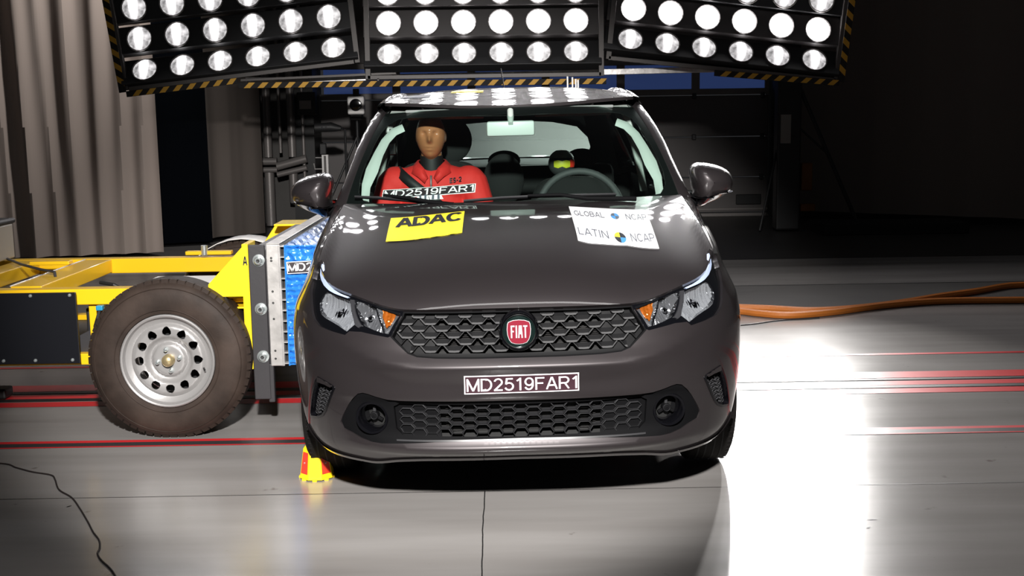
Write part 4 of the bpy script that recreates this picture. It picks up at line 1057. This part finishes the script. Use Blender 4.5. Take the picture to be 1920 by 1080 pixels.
rows = [[(lambda P: (P[0]*.96, P[1]+.03+dy, P[2]-dz))(roof(-1+i/15, 0.0)) for i in range(31)] for dy, dz in ((-.035, .052), (0, .045), (.1, .03))]
ribbon('headliner_edge', rows, 'interior_trim', car)
rows = [[(lambda P: (P[0]*.97, P[1], P[2]-.035))(roof(-1+i/12, .05+.9*j/8)) for i in range(25)] for j in range(9)]
ribbon('headliner', rows, 'headliner', car)
# sun visors
for s in (-1, 1): MB().box((s*.30, 1.83, 1.365), (.36, .15, .014), rx=-.25*1).build('sun_visor', 'headliner', car, bevel=.006)
# interior mirror
im = empty('interior_mirror', (0, 0, 0), (0, 0, 0), car)
MB().box((.002, 1.585, 1.296), (.214, .03, .066), rx=.1).build('mirror_shell', 'mirror_white', im, True, bevel=.010)
MB().tube([(.003, 1.640, 1.375), (.003, 1.60, 1.345), (.003, 1.565, 1.315)], [.014, .015, .011], 10).build('mirror_stem', 'interior_trim', im, True)
# dashboard
rows = [[(x, y+.05*abs(x)**2, z+b*exp(-((x-.30)/.20)**2)) for x in [-.70+1.4*i/40 for i in range(41)]] for y, z, b in ((1.12, .955, 0), (1.25, .985, .0), (1.38, .985, .012), (1.47, .975, .03), (1.52, .94, .02), (1.54, .80, 0), (1.50, .5, 0))]
ribbon('dashboard', rows, 'interior_dark', car)
# steering wheel
sw = empty('steering_wheel', (.305, 1.56, .925), (radians(-24), 0, 0), car)
MB().add(*(lambda V, F: (V, F))([( (.185+.016*cos(b))*cos(a), .016*sin(b), (.185+.016*cos(b))*sin(a)) for a in [2*pi*i/40 for i in range(40)] for b in [2*pi*j/10 for j in range(10)]], [(i*10+j, i*10+(j+1) % 10, ((i+1) % 40)*10+(j+1) % 10, ((i+1) % 40)*10+j) for i in range(40) for j in range(10)])).build('rim', 'seat_side', sw, True)
MB().lathe([(.001, -.03), (.06, -.028), (.085, -.01), (.085, .03)], n=24).build('hub', 'interior_dark', sw, True)
for a in (0, pi, -pi/2):
    MB().box((cos(a)*.13, 0, sin(a)*.13), (.11 if abs(cos(a)) > .5 else .035, .018, .035 if abs(cos(a)) > .5 else .11)).build('spoke', 'interior_dark', sw, True, bevel=.006)
# seats
def slab(c, d, rx, bev): return MB().box(c, d, rx=rx)
def front_seat(x, y, lean, head, low=0):
    st_ = empty('front_seat', (x, y, 0), (0, 0, 0), car)
    MB().box((0, -.20, .45), (.50, .52, .16), rx=.10).build('seat_cushion', 'seat_fabric', st_, True, bevel=.05)
    w_ = [(.48, .52), (.50, .70), (.50, .90-low), (.46, 1.03-low), (.38, 1.10-low)]; rows = []
    for wd, z in w_+[(.26, 1.135-low)]:
        yy = .06+(z-.5)*lean; rows.append([(wd/2*sx_, yy+dy, z) for sx_, dy in ((-1, .0), (-1, -.07), (-.82, -.10), (-.6, -.06), (0, -.05), (.6, -.06), (.82, -.10), (1, -.07), (1, .0), (.9, .05), (0, .07), (-.9, .05))])
    V = [p for r in rows for p in r]; n = 12; F = [(i*n+j, i*n+(j+1) % n, (i+1)*n+(j+1) % n, (i+1)*n+j) for i in range(len(rows)-1) for j in range(n)]+[tuple(range((len(rows)-1)*n, len(rows)*n))]
    o = MB().add(V, F).build('seat_back', 'seat_fabric', st_, True, split=False)
    sb_ = o.modifiers.new('s', 'SUBSURF'); sb_.levels = 2; sb_.render_levels = 2
    if head:
        yy = .06+(1.2-.5)*lean; hr = MB(); ell(hr, (.035, yy, 1.235), (.135, .05, .125), 14)
        hr.build('headrest', 'seat_fabric', st_, True, split=False)
        for dx in (-.05, .05): MB().tube([(dx, yy, 1.10), (dx, yy, 1.16)], .006, 8).build('headrest_post', 'chrome', st_, True)
    return st_
front_seat(-.36, 2.02, .30, True); front_seat(.33, 2.25, .42, False, .11)
rs = empty('rear_bench', (0, 2.95, 0), (0, 0, 0), car)
MB().box((0, -.1, .48), (1.2, .50, .16)).build('bench_cushion', 'seat_fabric', rs, True, bevel=.05)
MB().box((0, .22, .80), (1.22, .14, .52), rx=-.25).build('bench_back', 'seat_fabric', rs, True, bevel=.05)
for x in (-.40, -.03, .42):
    hr = MB(); ell(hr, (x, .22, 1.085), (.095, .05, .060), 14); hr.build('headrest', 'seat_side', rs, True, split=False)
hr = MB(); ell(hr, (-.035, -.55, 1.02), (.105, .06, .135), 16); hr.build('centre_rest', 'seat_fabric', rs, True, split=False)
ribbon('parcel_shelf', [[(x, y, z-.02*abs(x)) for x in (-.6, -.3, 0, .3, .6)] for y, z in ((3.22, 1.06), (3.75, 1.075))], 'seat_side', car)
# seat belt reel strap on the B pillar
MB().bounds(-.600, -.565, 2.22, 2.235, .95, 1.30).build('belt_strap', 'belt', car); MB().box((-.585, 2.215, 1.20), (.035, .02, .06)).build('belt_guide', 'chrome', car, bevel=.004)
# ================= crash dummy in the front passenger seat
def dummy_head(mb, c, w_, h_, d_):
    V = []; F = []; nt, npz = 44, 64
    for i in range(nt+1):
        th = pi*i/nt
        for j in range(npz):
            ph = 2*pi*j/npz; x = sin(th)*cos(ph); y = sin(th)*sin(ph); z = cos(th)
            fr_ = max(0, -y)
            jaw = 1-.22*max(0, -z)**1.2*(1 if abs(x) > 0 else 1)
            X = x*w_*jaw; Z = z*h_; Y = y*d_*(1-.06*max(0, -z))
            if fr_ > .3:
                nz_ = exp(-(x/.13)**2)*(exp(-((z+.08)/.16)**2)*.85+exp(-((z+.17)/.09)**2)*.55); Y -= nz_*.032
                Y += exp(-((abs(x)-.36)/.15)**2)*exp(-((z-.13)/.10)**2)*.018          # eye hollows
                Y -= exp(-((z-.30)/.09)**2)*exp(-(x/.55)**2)*.008                      # brow
                Y -= exp(-(x/.30)**2)*(exp(-((z+.42)/.045)**2)+exp(-((z+.53)/.05)**2))*.010  # lips
                Y += exp(-(x/.30)**2)*exp(-((z+.475)/.022)**2)*.009
                Y -= exp(-(x/.28)**2)*exp(-((z+.78)/.12)**2)*.008                      # chin
            V.append((c[0]+X, c[1]+Y, c[2]+Z))
    for i in range(nt):
        for j in range(npz): F.append((i*npz+j, i*npz+(j+1) % npz, (i+1)*npz+(j+1) % npz, (i+1)*npz+j))
    return mb.add(V, F)
dm = tag(empty('test_dummy', (-.392, 1.96, 0)), 'adult crash test dummy in a red jacket belted into the passenger seat', 'dummy')
mb = MB(); dummy_head(mb, (0, -.03, 1.258), .071, .112, .098)
mb.tube([(0, .01, 1.0), (0, .0, 1.12), (0, -.01, 1.20)], [.055, .050, .05], 16)
ell(mb, (0, .03, .80), (.16, .11, .22)); ell(mb, (0, .02, 1.0), (.18, .08, .08))
for s in (-1, 1):
    mb.tube([(s*.18, .02, 1.02), (s*.22, -.02, .90), (s*.215, -.08, .78)], [.05, .045, .04], 12); mb.tube([(s*.10, .0, .60), (s*.12, -.40, .60), (s*.12, -.50, .35)], [.08, .07, .05], 12)
    ell(mb, (s*.069, .0, 1.255), (.005, .02, .026), 8)
remeshed('body', mb, .005, 'dummy_skin', dm, 2)
mb = MB(); mb.tube([(0, .01, 1.02), (0, .0, 1.085), (0, -.005, 1.168)], [.060, .057, .054], 16); mb.build('neck_cover', 'dark_rubber', dm, True)
mb = MB(); ell(mb, (0, .035, .84), (.185, .135, .27)); ell(mb, (0, .02, 1.025), (.215, .105, .105))
for s in (-1, 1):
    ell(mb, (s*.175, .02, 1.035), (.085, .082, .082)); mb.tube([(s*.19, .02, 1.045), (s*.225, -.01, .94), (s*.225, -.06, .80), (s*.22, -.08, .74)], [.074, .070, .062, .05], 14)
jk = remeshed('jacket', mb, .008, 'red_jacket', dm, 3)
for s in (-1, 1):
    rows = [[(s*x, y, z) for x, y, z in q] for q in (
        [(.012, -.088, 1.065), (.032, -.078, 1.110), (.058, -.040, 1.135), (.068, .02, 1.145), (.05, .07, 1.15)],
        [(.020, -.098, 1.060), (.046, -.090, 1.095), (.080, -.050, 1.115), (.092, .02, 1.12), (.07, .09, 1.12)],
        [(.030, -.098, 1.040), (.062, -.090, 1.070), (.095, -.055, 1.085), (.110, .02, 1.09), (.08, .10, 1.09)])]
    o = ribbon('collar', rows, 'red_jacket', jk); q = o.modifiers.new('s', 'SOLIDIFY'); q.thickness = .006
def jfront(u, v): # chest surface estimate
    x, z = -u, v; q = 1-(x/.185)**2-((z-.84)/.27)**2; y1 = .035-.135*sqrt(max(q, 0)); q2 = 1-(x/.215)**2-((z-1.025)/.105)**2; y2 = .02-.105*sqrt(max(q2, 0))
    return (x, min(y1, y2)-.008, z)
MB().tube([jfront(0, z) for z in (1.075, 1.05, 1.02, .98, .94, .90, .86)], .005, 6).build('zipper', 'steel_grey', jk, True)
rows = [[(lambda P: (P[0]+dx, P[1]-.008, P[2]+dz))(jfront(-x, z)) for x, z in [(-.17+.30*i/14, 1.105-.24*(i/14)**1.0-.03*(1-i/14)*0) for i in range(15)]] for dx, dz in ((-.018, -.014), (.018, .014))]
o = ribbon('seat_belt', rows, 'belt', dm); q = o.modifiers.new('s', 'SOLIDIFY'); q.thickness = .003
V, F_ = text_geo('ES-2', .17); W = []
for a, b in V:
    x = .088+.056*a; z = 1.040+.022*b+.006*a; P = jfront(-x, z); W.append((x, P[1]-.006, z))
mesh_obj('lettering', W, F_, 'sticker_black', jk, smooth=False)
o = MB().lathe([(.001, -.004), (.006, -.003), (.0075, 0)], n=12).build('press_stud', 'alu', jk, True); P = jfront(.115, .975); o.location = (P[0], P[1]-.004, P[2])
o.data  # stud sits proud of the jacket
# child dummy behind
cd_ = tag(empty('child_dummy', (.268, 2.72, 0)), 'small child dummy with yellow face patch on the rear seat behind the steering wheel', 'dummy')
mb = MB(); ell(mb, (0, 0, 1.085), (.072, .075, .072), 20); mb.tube([(0, .02, .92), (0, .01, 1.05)], [.035, .03], 12); ell(mb, (0, .03, .82), (.12, .08, .15))
for s in (-1, 1): mb.tube([(s*.11, .02, .90), (s*.14, -.05, .78)], [.035, .03], 10)
hb = remeshed('body', mb, .006, 'seat_side', cd_, 2)
def sph(u, v): return (.074*sin(u)*cos(v), -.077*cos(u)*cos(v), 1.085+.074*sin(v))
panel('yellow_patch', [(-.62, -.22), (-.3, -.30), (.0, -.18), (.3, -.30), (.62, -.22), (.62, .20), (.3, .28), (0, .2), (-.3, .28), (-.62, .20)], sph, 'yellow_cap', hb, step=.15, sx=1, off=.002, thick=.002, flip=1)
panel('red_patch', [(.64, -.25), (1.15, -.25), (1.15, .30), (.64, .30)], sph, 'marker_red', hb, step=.15, sx=1, off=.002, thick=.002, flip=1)
panel('head_cap', [(-1.4, .45), (0, .45), (1.4, .45), (1.4, 1.2), (0, 1.3), (-1.4, 1.2)], sph, 'interior_trim', hb, step=.15, sx=1, off=.002, thick=.002, flip=1)
# ================================================================== IMPACT TROLLEY
tr = tag(empty('barrier_trolley', (-1.5, 1.3, 0)), 'yellow barrier trolley with a blue crush block rammed into the car door', 'trolley')
def L(x, y, z): return (x+1.5, y-1.3, z)
def bx(name, x0, x1, y0, y1, z0, z1, m, parent=tr, bevel=.004, smooth=False):
    return MB().bounds(x0+1.5, x1+1.5, y0-1.3, y1-1.3, z0, z1).build(name, m, parent, smooth, bevel)
bx('side_beam', -3.4, -1.19, 1.42, 1.50, .555, .625, 'yellow_paint'); bx('side_beam', -3.4, -1.19, 2.46, 2.54, .555, .632, 'yellow_paint')
bx('lower_beam', -3.4, -1.72, 1.42, 1.49, .285, .335, 'yellow_paint'); bx('lower_beam', -3.4, -1.5, 2.46, 2.53, .285, .335, 'yellow_paint')
bx('cross_beam', -2.26, -2.12, 1.50, 2.46, .56, .630, 'yellow_paint'); bx('cross_beam', -2.62, -2.50, 1.50, 2.46, .56, .630, 'yellow_paint'); bx('cross_beam', -1.29, -1.21, 1.50, 2.46, .55, .622, 'yellow_paint')
bx('beam_edge', -2.265, -2.255, 1.50, 2.46, .628, .634, 'alu'); bx('floor_tray', -3.4, -1.3, 1.50, 2.46, .30, .31, 'rig_black')
bx('riser', -1.90, -1.84, 1.45, 1.50, .33, .56, 'yellow_paint')
MB().box((-.36, .18, .40), (.30, .03, .10), ry=-.45).build('spring_plate', 'steel_grey', tr, bevel=.003)
pn = bx('side_panel', -3.4, -1.925, 1.372, 1.385, .302, .618, 'black_panel', bevel=.003)
for x, z in ((-2.122, .606), (-1.951, .606), (-2.261, .318), (-2.121, .318), (-1.958, .318), (-2.40, .606), (-2.40, .318)):
    MB().lathe([(.001, -.006), (.006, -.005), (.008, 0)], n=12).build('screw', 'bolt', pn, True, loc=(x+1.5, 1.372-1.3, z))
bx('battery_box', -2.62, -2.30, 1.85, 2.2, .34, .56, 'rig_black')
MB().tube([L(-1.55, 1.95, .505), L(-1.84, 1.95, .505)], .055, 20).build('air_tank', 'white_paint', tr, True, split=True)
ell_ = MB(); ell(ell_, L(-1.84, 1.95, .505), (.035, .055, .055), 12); ell_.build('tank_end', 'white_paint', tr, True)
bx('tank_strap', -1.80, -1.775, 1.885, 2.01, .445, .565, 'rig_black')
bx('top_plate', -1.72, -1.23, 1.60, 1.9, .598, .612, 'white_paint')
MB().tube([L(-1.96, 1.8, .60), L(-1.88, 1.75, .595), L(-1.80, 1.75, .55), L(-1.82, 1.8, .45)], .009, 8).build('hose', 'rig_black', tr, True)
MB().tube([L(-2.6, 2.3, .66), L(-2.45, 2.1, .655), L(-2.3, 1.95, .648), L(-2.18, 1.82, .650), L(-2.16, 1.78, .60)], .007, 8).build('hose', 'steel_grey', tr, True)
MB().tube([L(-1.83, 1.40, .545), L(-1.84, 1.38, .50), L(-1.86, 1.40, .46)], .007, 8).build('hose', 'rig_black', tr, True); MB().box(L(-1.83, 1.395, .545), (.03, .03, .022)).build('valve', 'blue_cap', tr, bevel=.004)
MB().box(L(-1.88, 1.6, .44), (.14, .1, .16)).build('control_box', 'rig_black', tr, bevel=.008)
MB().box(L(-1.60, 2.44, .66), (.24, .05, .02)).build('mounting_foot', 'yellow_paint', tr, bevel=.004); MB().tube([L(-1.62, 2.42, .65), L(-1.62, 2.42, .70)], .018, 12).build('foot_bolt', 'bolt', tr, True)
cab = bx('equipment_box', -3.4, -2.60, 1.80, 2.40, .655, .835, 'cream_panel', bevel=.008)
bx('box_lid', -3.4, -2.59, 1.78, 2.42, .835, .862, 'rig_black', cab, .010)
bx('lid_strap', -2.45, -2.25, 2.2, 2.26, .636, .655, 'yellow_paint')
# front uprights, gussets and mounting plates
g = MB(); g.prism([(x+1.5, z) for x, z in [(-1.33, .60), (-1.325, .655), (-1.165, .823), (-1.148, .829), (-1.148, .28), (-1.178, .28), (-1.178, .60)]], -.006, .012); g.build('front_gusset', 'yellow_bright', tr, bevel=.002)
bx('gusset_shelf', -1.34, -1.178, 1.335, 1.50, .585, .600, 'yellow_bright'); bx('gusset_shelf', -1.28, -1.178, 1.335, 1.50, .54, .548, 'yellow_bright')
bx('upright', -1.178, -1.15, 1.306, 1.46, .28, .826, 'yellow_bright')
g = MB(); g.prism([(x+1.5, z) for x, z in [(-1.39, .63), (-1.28, .790), (-1.145, .800), (-1.145, .30), (-1.18, .30), (-1.20, .62)]], 1.34, 1.36); g.build('rear_gusset', 'yellow_bright', tr, bevel=.002)
bx('top_flange', -1.26, -1.10, 2.46, 2.70, .790, .802, 'yellow_bright'); bx('upright', -1.178, -1.15, 2.50, 2.70, .28, .80, 'yellow_bright')
fp = bx('bolt_plate', -1.148, -1.078, 1.295, 1.312, .145, .822, 'steel_grey')
bx('impact_wall', -1.148, -1.075, 1.312, 2.74, .27, .800, 'steel_grey'); bx('skirt_plate', -1.088, -1.062, 1.30, 1.33, .130, .30, 'steel_grey')
for z in (.756, .545, .336):
    MB().lathe([(.0, -.024), (.013, -.024), (.018, -.020), (.019, -.006), (.026, -.005), (.027, 0)], n=20).build('bolt', 'bolt', fp, True, loc=L(-1.103, 1.294, z))
    MB().lathe([(.0085, -.0245), (.001, -.0235)], n=6).build('socket', 'rig_black', fp, False, loc=L(-1.103, 1.2935, z))
ap = bx('perforated_plate', -1.072, -1.018, 1.296, 1.304, .292, .822, 'alu')
for z in (.765, .753, .62, .57, .50, .36, .325):
    MB().lathe([(.005, -.001), (.001, -.001)], n=10).build('hole', 'rail_dark', ap, False, loc=L(-1.050, 1.2955, z))
bx('cover_strip', -1.072, -1.012, 1.296, 2.74, .822, .828, 'alu'); bx('backing_plate', -1.030, -1.012, 1.30, 2.74, .29, .822, 'alu')
# crushed honeycomb: dark cells with thin shelves, then blue faced block
bx('cell_back', -1.012, -.995, 1.335, 2.70, .295, .815, 'rail_dark')
for k in range(12):
    z = .30+k*.0465; bx('cell_shelf', -1.012, -.992, 1.300, 1.345, z, z+.004, 'alu', bevel=0)
bx('cell_skin', -.994, -.988, 1.296, 2.70, .293, .818, 'blue_foil', bevel=0)
random.seed(11)
def wob(a, b): return .5*sin(a*37+b*5)+.3*sin(a*83+b*21+1)+.2*sin(a*151-b*43)
nx, nz = 26, 110
rows = []
for i in range(nz+1):
    z = .295+.523*i/nz; r = []
    tri = abs(((z-.295)/.0265+.12*sin(z*60)) % 1-.5)*2
    for j in range(nx+1):
        x = -.989+.145*j/nx; r.append(L(x, 1.305-.014*(1-tri)*(1 if z < .72 or z > .80 else .35)+.006*wob(z*2.1, x*9)+.004*sin(x*120+z*40), z))
    rows.append(r)
cb = ribbon('crush_block_side', rows, 'blue_foil', tr)
rows = []
for i in range(91):
    y = 1.297+1.40*i/90; r = []
    for j in range(19):
        x = -.989+.17*j/18; r.append(L(x, y, .818+.006*wob(y*1.2, x*16)-.010*(j/18)**2-.012*abs(sin(x*55))*(j > 3)))
    rows.append(r)
ribbon('crush_block_top', rows, 'blue_foil', tr)
bx('crush_block_core', -.988, -.845, 1.32, 2.70, .30, .800, 'rail_dark', bevel=0)
lb = MB().box(L(-.925, 1.283, .725), (.115, .003, .052), ry=-.04).build('number_sticker', 'plate_white', tr)
MB().box(L(-.925, 1.2812, .725), (.109, .001, .046), ry=-.04).build('sticker_field', 'plate_dark_grey', lb)
V, F_ = text_geo('MD2', .15); mesh_obj('lettering', [L(-.979+.108*a, 1.280, .708+.034*b+.004*a) for a, b in V], F_, 'plate_white', lb, smooth=False)
V, F_ = text_geo('A', .2); mesh_obj('lettering', [L(-1.172+.020*a, 1.2925, .735+.040*b) for a, b in V], F_, 'sticker_black', tr, smooth=False)
# trolley wheels
def trolley_wheel(y, name='wheel', cover=False):
    cx_, R, wd = -1.49, .343, .20
    wh = empty(name, L(cx_, y, .343), (0, 0, 0), tr)
    prof = [(.196, .015), (.205, -.006), (.235, -.012), (.285, -.010), (.318, .002), (.328, .012), (.338, .024), (.343, .040), (.343, wd-.03), (.33, wd-.01), (.285, wd+.01), (.2, wd)]
    ti = MB().lathe(prof, n=72).build('tire', 'trolley_tire', wh, True)
    n = 60; bl = None
    for k in range(n):
        a = 2*pi*k/n
        if bl is None:
            bl = MB().add([(-.0125, .000, -.036), (.0125, .000, -.036), (.0145, .030, .004), (-.0145, .030, .004), (-.0125, .016, -.036), (.0125, .016, -.036), (.0145, .060, .000), (-.0145, .060, .000)], [(0, 1, 2, 3), (4, 7, 6, 5), (0, 4, 5, 1), (1, 5, 6, 2), (2, 6, 7, 3), (3, 7, 4, 0)]).build('tread_block', 'trolley_tire', ti); o = bl
        else: o = bl.copy(); COL.objects.link(o); o.parent = ti
        o.matrix_local = Matrix.Rotation(a, 4, 'Y') @ Matrix.Translation((0, -.001, .3435))
    for rr in (.312, .222):
        MB().lathe([(rr-.002, -.0115+(.010 if rr > .3 else -.001)), (rr, -.014+(.010 if rr > .3 else 0)), (rr+.002, -.0115+(.010 if rr > .3 else -.001))], n=64).build('sidewall_rib', 'trolley_tire', ti, True)
    # rim dish with eleven holes
    MB().lathe([(.202, .010), (.201, -.010), (.196, -.014), (.190, -.010), (.184, .012), (.170, .022), (.160, .026), (.160, .05), (.185, .12), (.190, .19)], n=64).build('rim', 'wheel_silver', wh, True)
    def disc(u, v):
        r = hypot(u, v); d = lerp_table([(0, .018), (.055, .018), (.066, .020), (.078, .036), (.09, .030), (.105, .012), (.14, .008), (.155, .018), (.165, .030)], r); return (u, d, v)
    holes = []
    for k in range(12):
        a = 2*pi*(k+.02)/12+pi/12*0; c_ = (.128*cos(a), .128*sin(a)); h = []
        for j in range(12):
            b = 2*pi*j/12; rr = .0200*(1-.14*cos(b))*(1+.10*cos(3*b)); q = (rr*cos(b)*1.05, rr*sin(b)*.92)
            h.append((c_[0]+q[0]*cos(a)-q[1]*sin(a), c_[1]+q[0]*sin(a)+q[1]*cos(a)))
        holes.append(h)
    outer = [(.1635*cos(2*pi*k/72), .1635*sin(2*pi*k/72)) for k in range(72)]
    panel('wheel_disc', outer, disc, 'wheel_silver', wh, holes=holes, step=.009, thick=.006)
    MB().lathe([(.160, .12), (.001, .12)], n=32).build('brake_shadow_plate', 'rig_black', wh)
    MB().lathe([(.027, .020), (.026, -.006), (.020, -.014), (.010, -.018), (.001, -.019)], n=24).build('hub_cap', 'brass', wh, True)
    for k in range(4):
        a = pi*.06+k*pi/2; MB().lathe([(.012, .018), (.0085, .006), (.0085, -.002), (.005, -.005), (.001, -.005)], n=8).build('wheel_nut', 'bolt', wh, True, loc=(.047*cos(a), 0, .047*sin(a)))
    MB().tube([(.150, .004, -.035), (.158, -.012, -.040)], .004, 8).build('valve_stem', 'rig_black', wh, True)
    return wh
mat('brass', (.50, .40, .22), .35, .7)
trolley_wheel(1.20)
w2_ = trolley_wheel(2.72)
MB().lathe([(.352, .0), (.358, .0), (.358, .20), (.352, .20)], n=48)
rows = [[(.36*cos(a), y, .36*sin(a)) for a in [radians(200-k*11) for k in range(20)]] for y in (-.01, .06, .14, .20)]
o = ribbon('mudguard', rows, 'white_paint', w2_); q = o.modifiers.new('s', 'SOLIDIFY'); q.thickness = .004
MB().tube([L(-1.49, 1.32, .343), L(-1.49, 2.8, .343)], .03, 12).build('axle', 'rig_black', tr, True)
# ================================================================== FLOOR ITEMS
mk = tag(empty('floor_marker', (-.780, .63, 0)), 'small yellow and red reflector block on the floor by the front tire', 'marker')
def hexring(r, z, n=8): return [(r*cos(2*pi*(k+.5)/n-pi/2), r*.95*sin(2*pi*(k+.5)/n-pi/2), z) for k in range(n)]
a_, b_, c_, d_ = hexring(.068, .004), hexring(.066, .014), hexring(.050, .118), hexring(.044, .126)
V = a_+b_+c_+d_; F = [(i*8+j, i*8+(j+1) % 8, (i+1)*8+(j+1) % 8, (i+1)*8+j) for i in range(3) for j in range(8)]+[tuple(range(24, 32)), tuple(range(8))[::-1]]
MB().add(V, F).build('marker_body', 'yellow_bright', mk, bevel=.002)
MB().box((-.018, -.02, .130), (.008, .008, .012)).build('lug', 'yellow_bright', mk)
for k in (0, 2, 4, 6, 1, 3, 5, 7):
    if k % 2: continue
    i, j = (k-0) % 8, (k+1) % 8
    p = [Vector(b_[i]), Vector(b_[j]), Vector(c_[j]), Vector(c_[i])]; cen = sum(p, Vector())/4; nn = (p[1]-p[0]).cross(p[3]-p[0]).normalized()
    if nn.dot(Vector((cen.x, cen.y, 0))) < 0: nn = -nn
    q = [cen+(v-cen)*.78+Vector((0, 0, 0))+nn*.0015 for v in p]; q2 = [v-nn*.003 for v in q]
    MB().add(q+q2, [(0, 1, 2, 3), (0, 4, 5, 1), (1, 5, 6, 2), (2, 6, 7, 3), (3, 7, 4, 0)]).build('reflector', 'marker_red', mk)
    MB().lathe([(.0035, 0), (.001, -.002)], n=8).build('rivet', 'alu', mk, loc=tuple(cen+nn*.002))
for k in range(8):
    a = 2*pi*k/8-pi/2; MB().box((.060*cos(a), .057*sin(a), .004), (.016, .016, .008)).build('foot', 'yellow_bright', mk)
def cable(name, pts, r, m, label, cat='cable', z=None):
    P = [Vector((x, y, r)) for x, y in pts]; out = []
    for i in range(len(P)-1):
        p0, p1, p2, p3 = P[max(i-1, 0)], P[i], P[i+1], P[min(i+2, len(P)-1)]
        for j in range(6):
            t = j/6; out.append(.5*((2*p1)+(p2-p0)*t+(2*p0-5*p1+4*p2-p3)*t*t+(3*p1-p0-3*p2+p3)*t**3))
    out.append(P[-1]); return tag(MB().tube(out, r, 8).build(name, m, None, True), label, cat)
cable('cable', [(-2.4, .93), (-2.092, 0.87), (-2.003, 0.808), (-1.916, 0.747), (-1.825, 0.701), (-1.788, 0.646), (-1.741, 0.546), (-1.708, 0.494), (-1.641, 0.418), (-1.57, 0.298), (-1.493, 0.157), (-1.438, 0.051), (-1.393, -0.025), (-1.367, -0.098), (-1.358, -0.144), (-1.328, -0.2), (-1.282, -0.263), (-1.245, -0.324), (-1.18, -.45)], .0032, 'dark_cable', 'thin dark cable snaking over the floor at the lower left')
cable('hose', [(.9, 4.35), (1.25, 4.12), (1.509, 4.039), (1.615, 3.947), (1.803, 3.849), (2.108, 3.942), (2.494, 4.158), (2.95, 4.313), (3.537, 4.301), (4.3, 4.25)], .024, 'orange_cable', 'thick orange hose on the floor, the nearer strand at the right edge', 'hose')
cable('hose', [(.9, 4.40), (1.3, 4.25), (1.538, 4.184), (1.725, 4.124), (1.986, 4.015), (2.299, 4.08), (2.699, 4.29), (3.024, 4.515), (3.372, 4.724), (3.651, 4.926), (3.837, 4.986), (4.5, 5.05)], .024, 'orange_cable', 'thick orange hose on the floor, the strand curving farther away at the right edge', 'hose')
cable('wire', [(.8, 3.5), (1.429, 3.631), (1.717, 3.778), (2.0, 3.85)], .004, 'steel_grey', 'thin grey wire leading from the orange hoses to the car')
tag(MB().box((-2.55, 2.0, .03), (.07, .10, .05)).build('rail_clamp', 'rail_dark', bevel=.01), 'small black clamp on the floor track under the trolley', 'clamp')
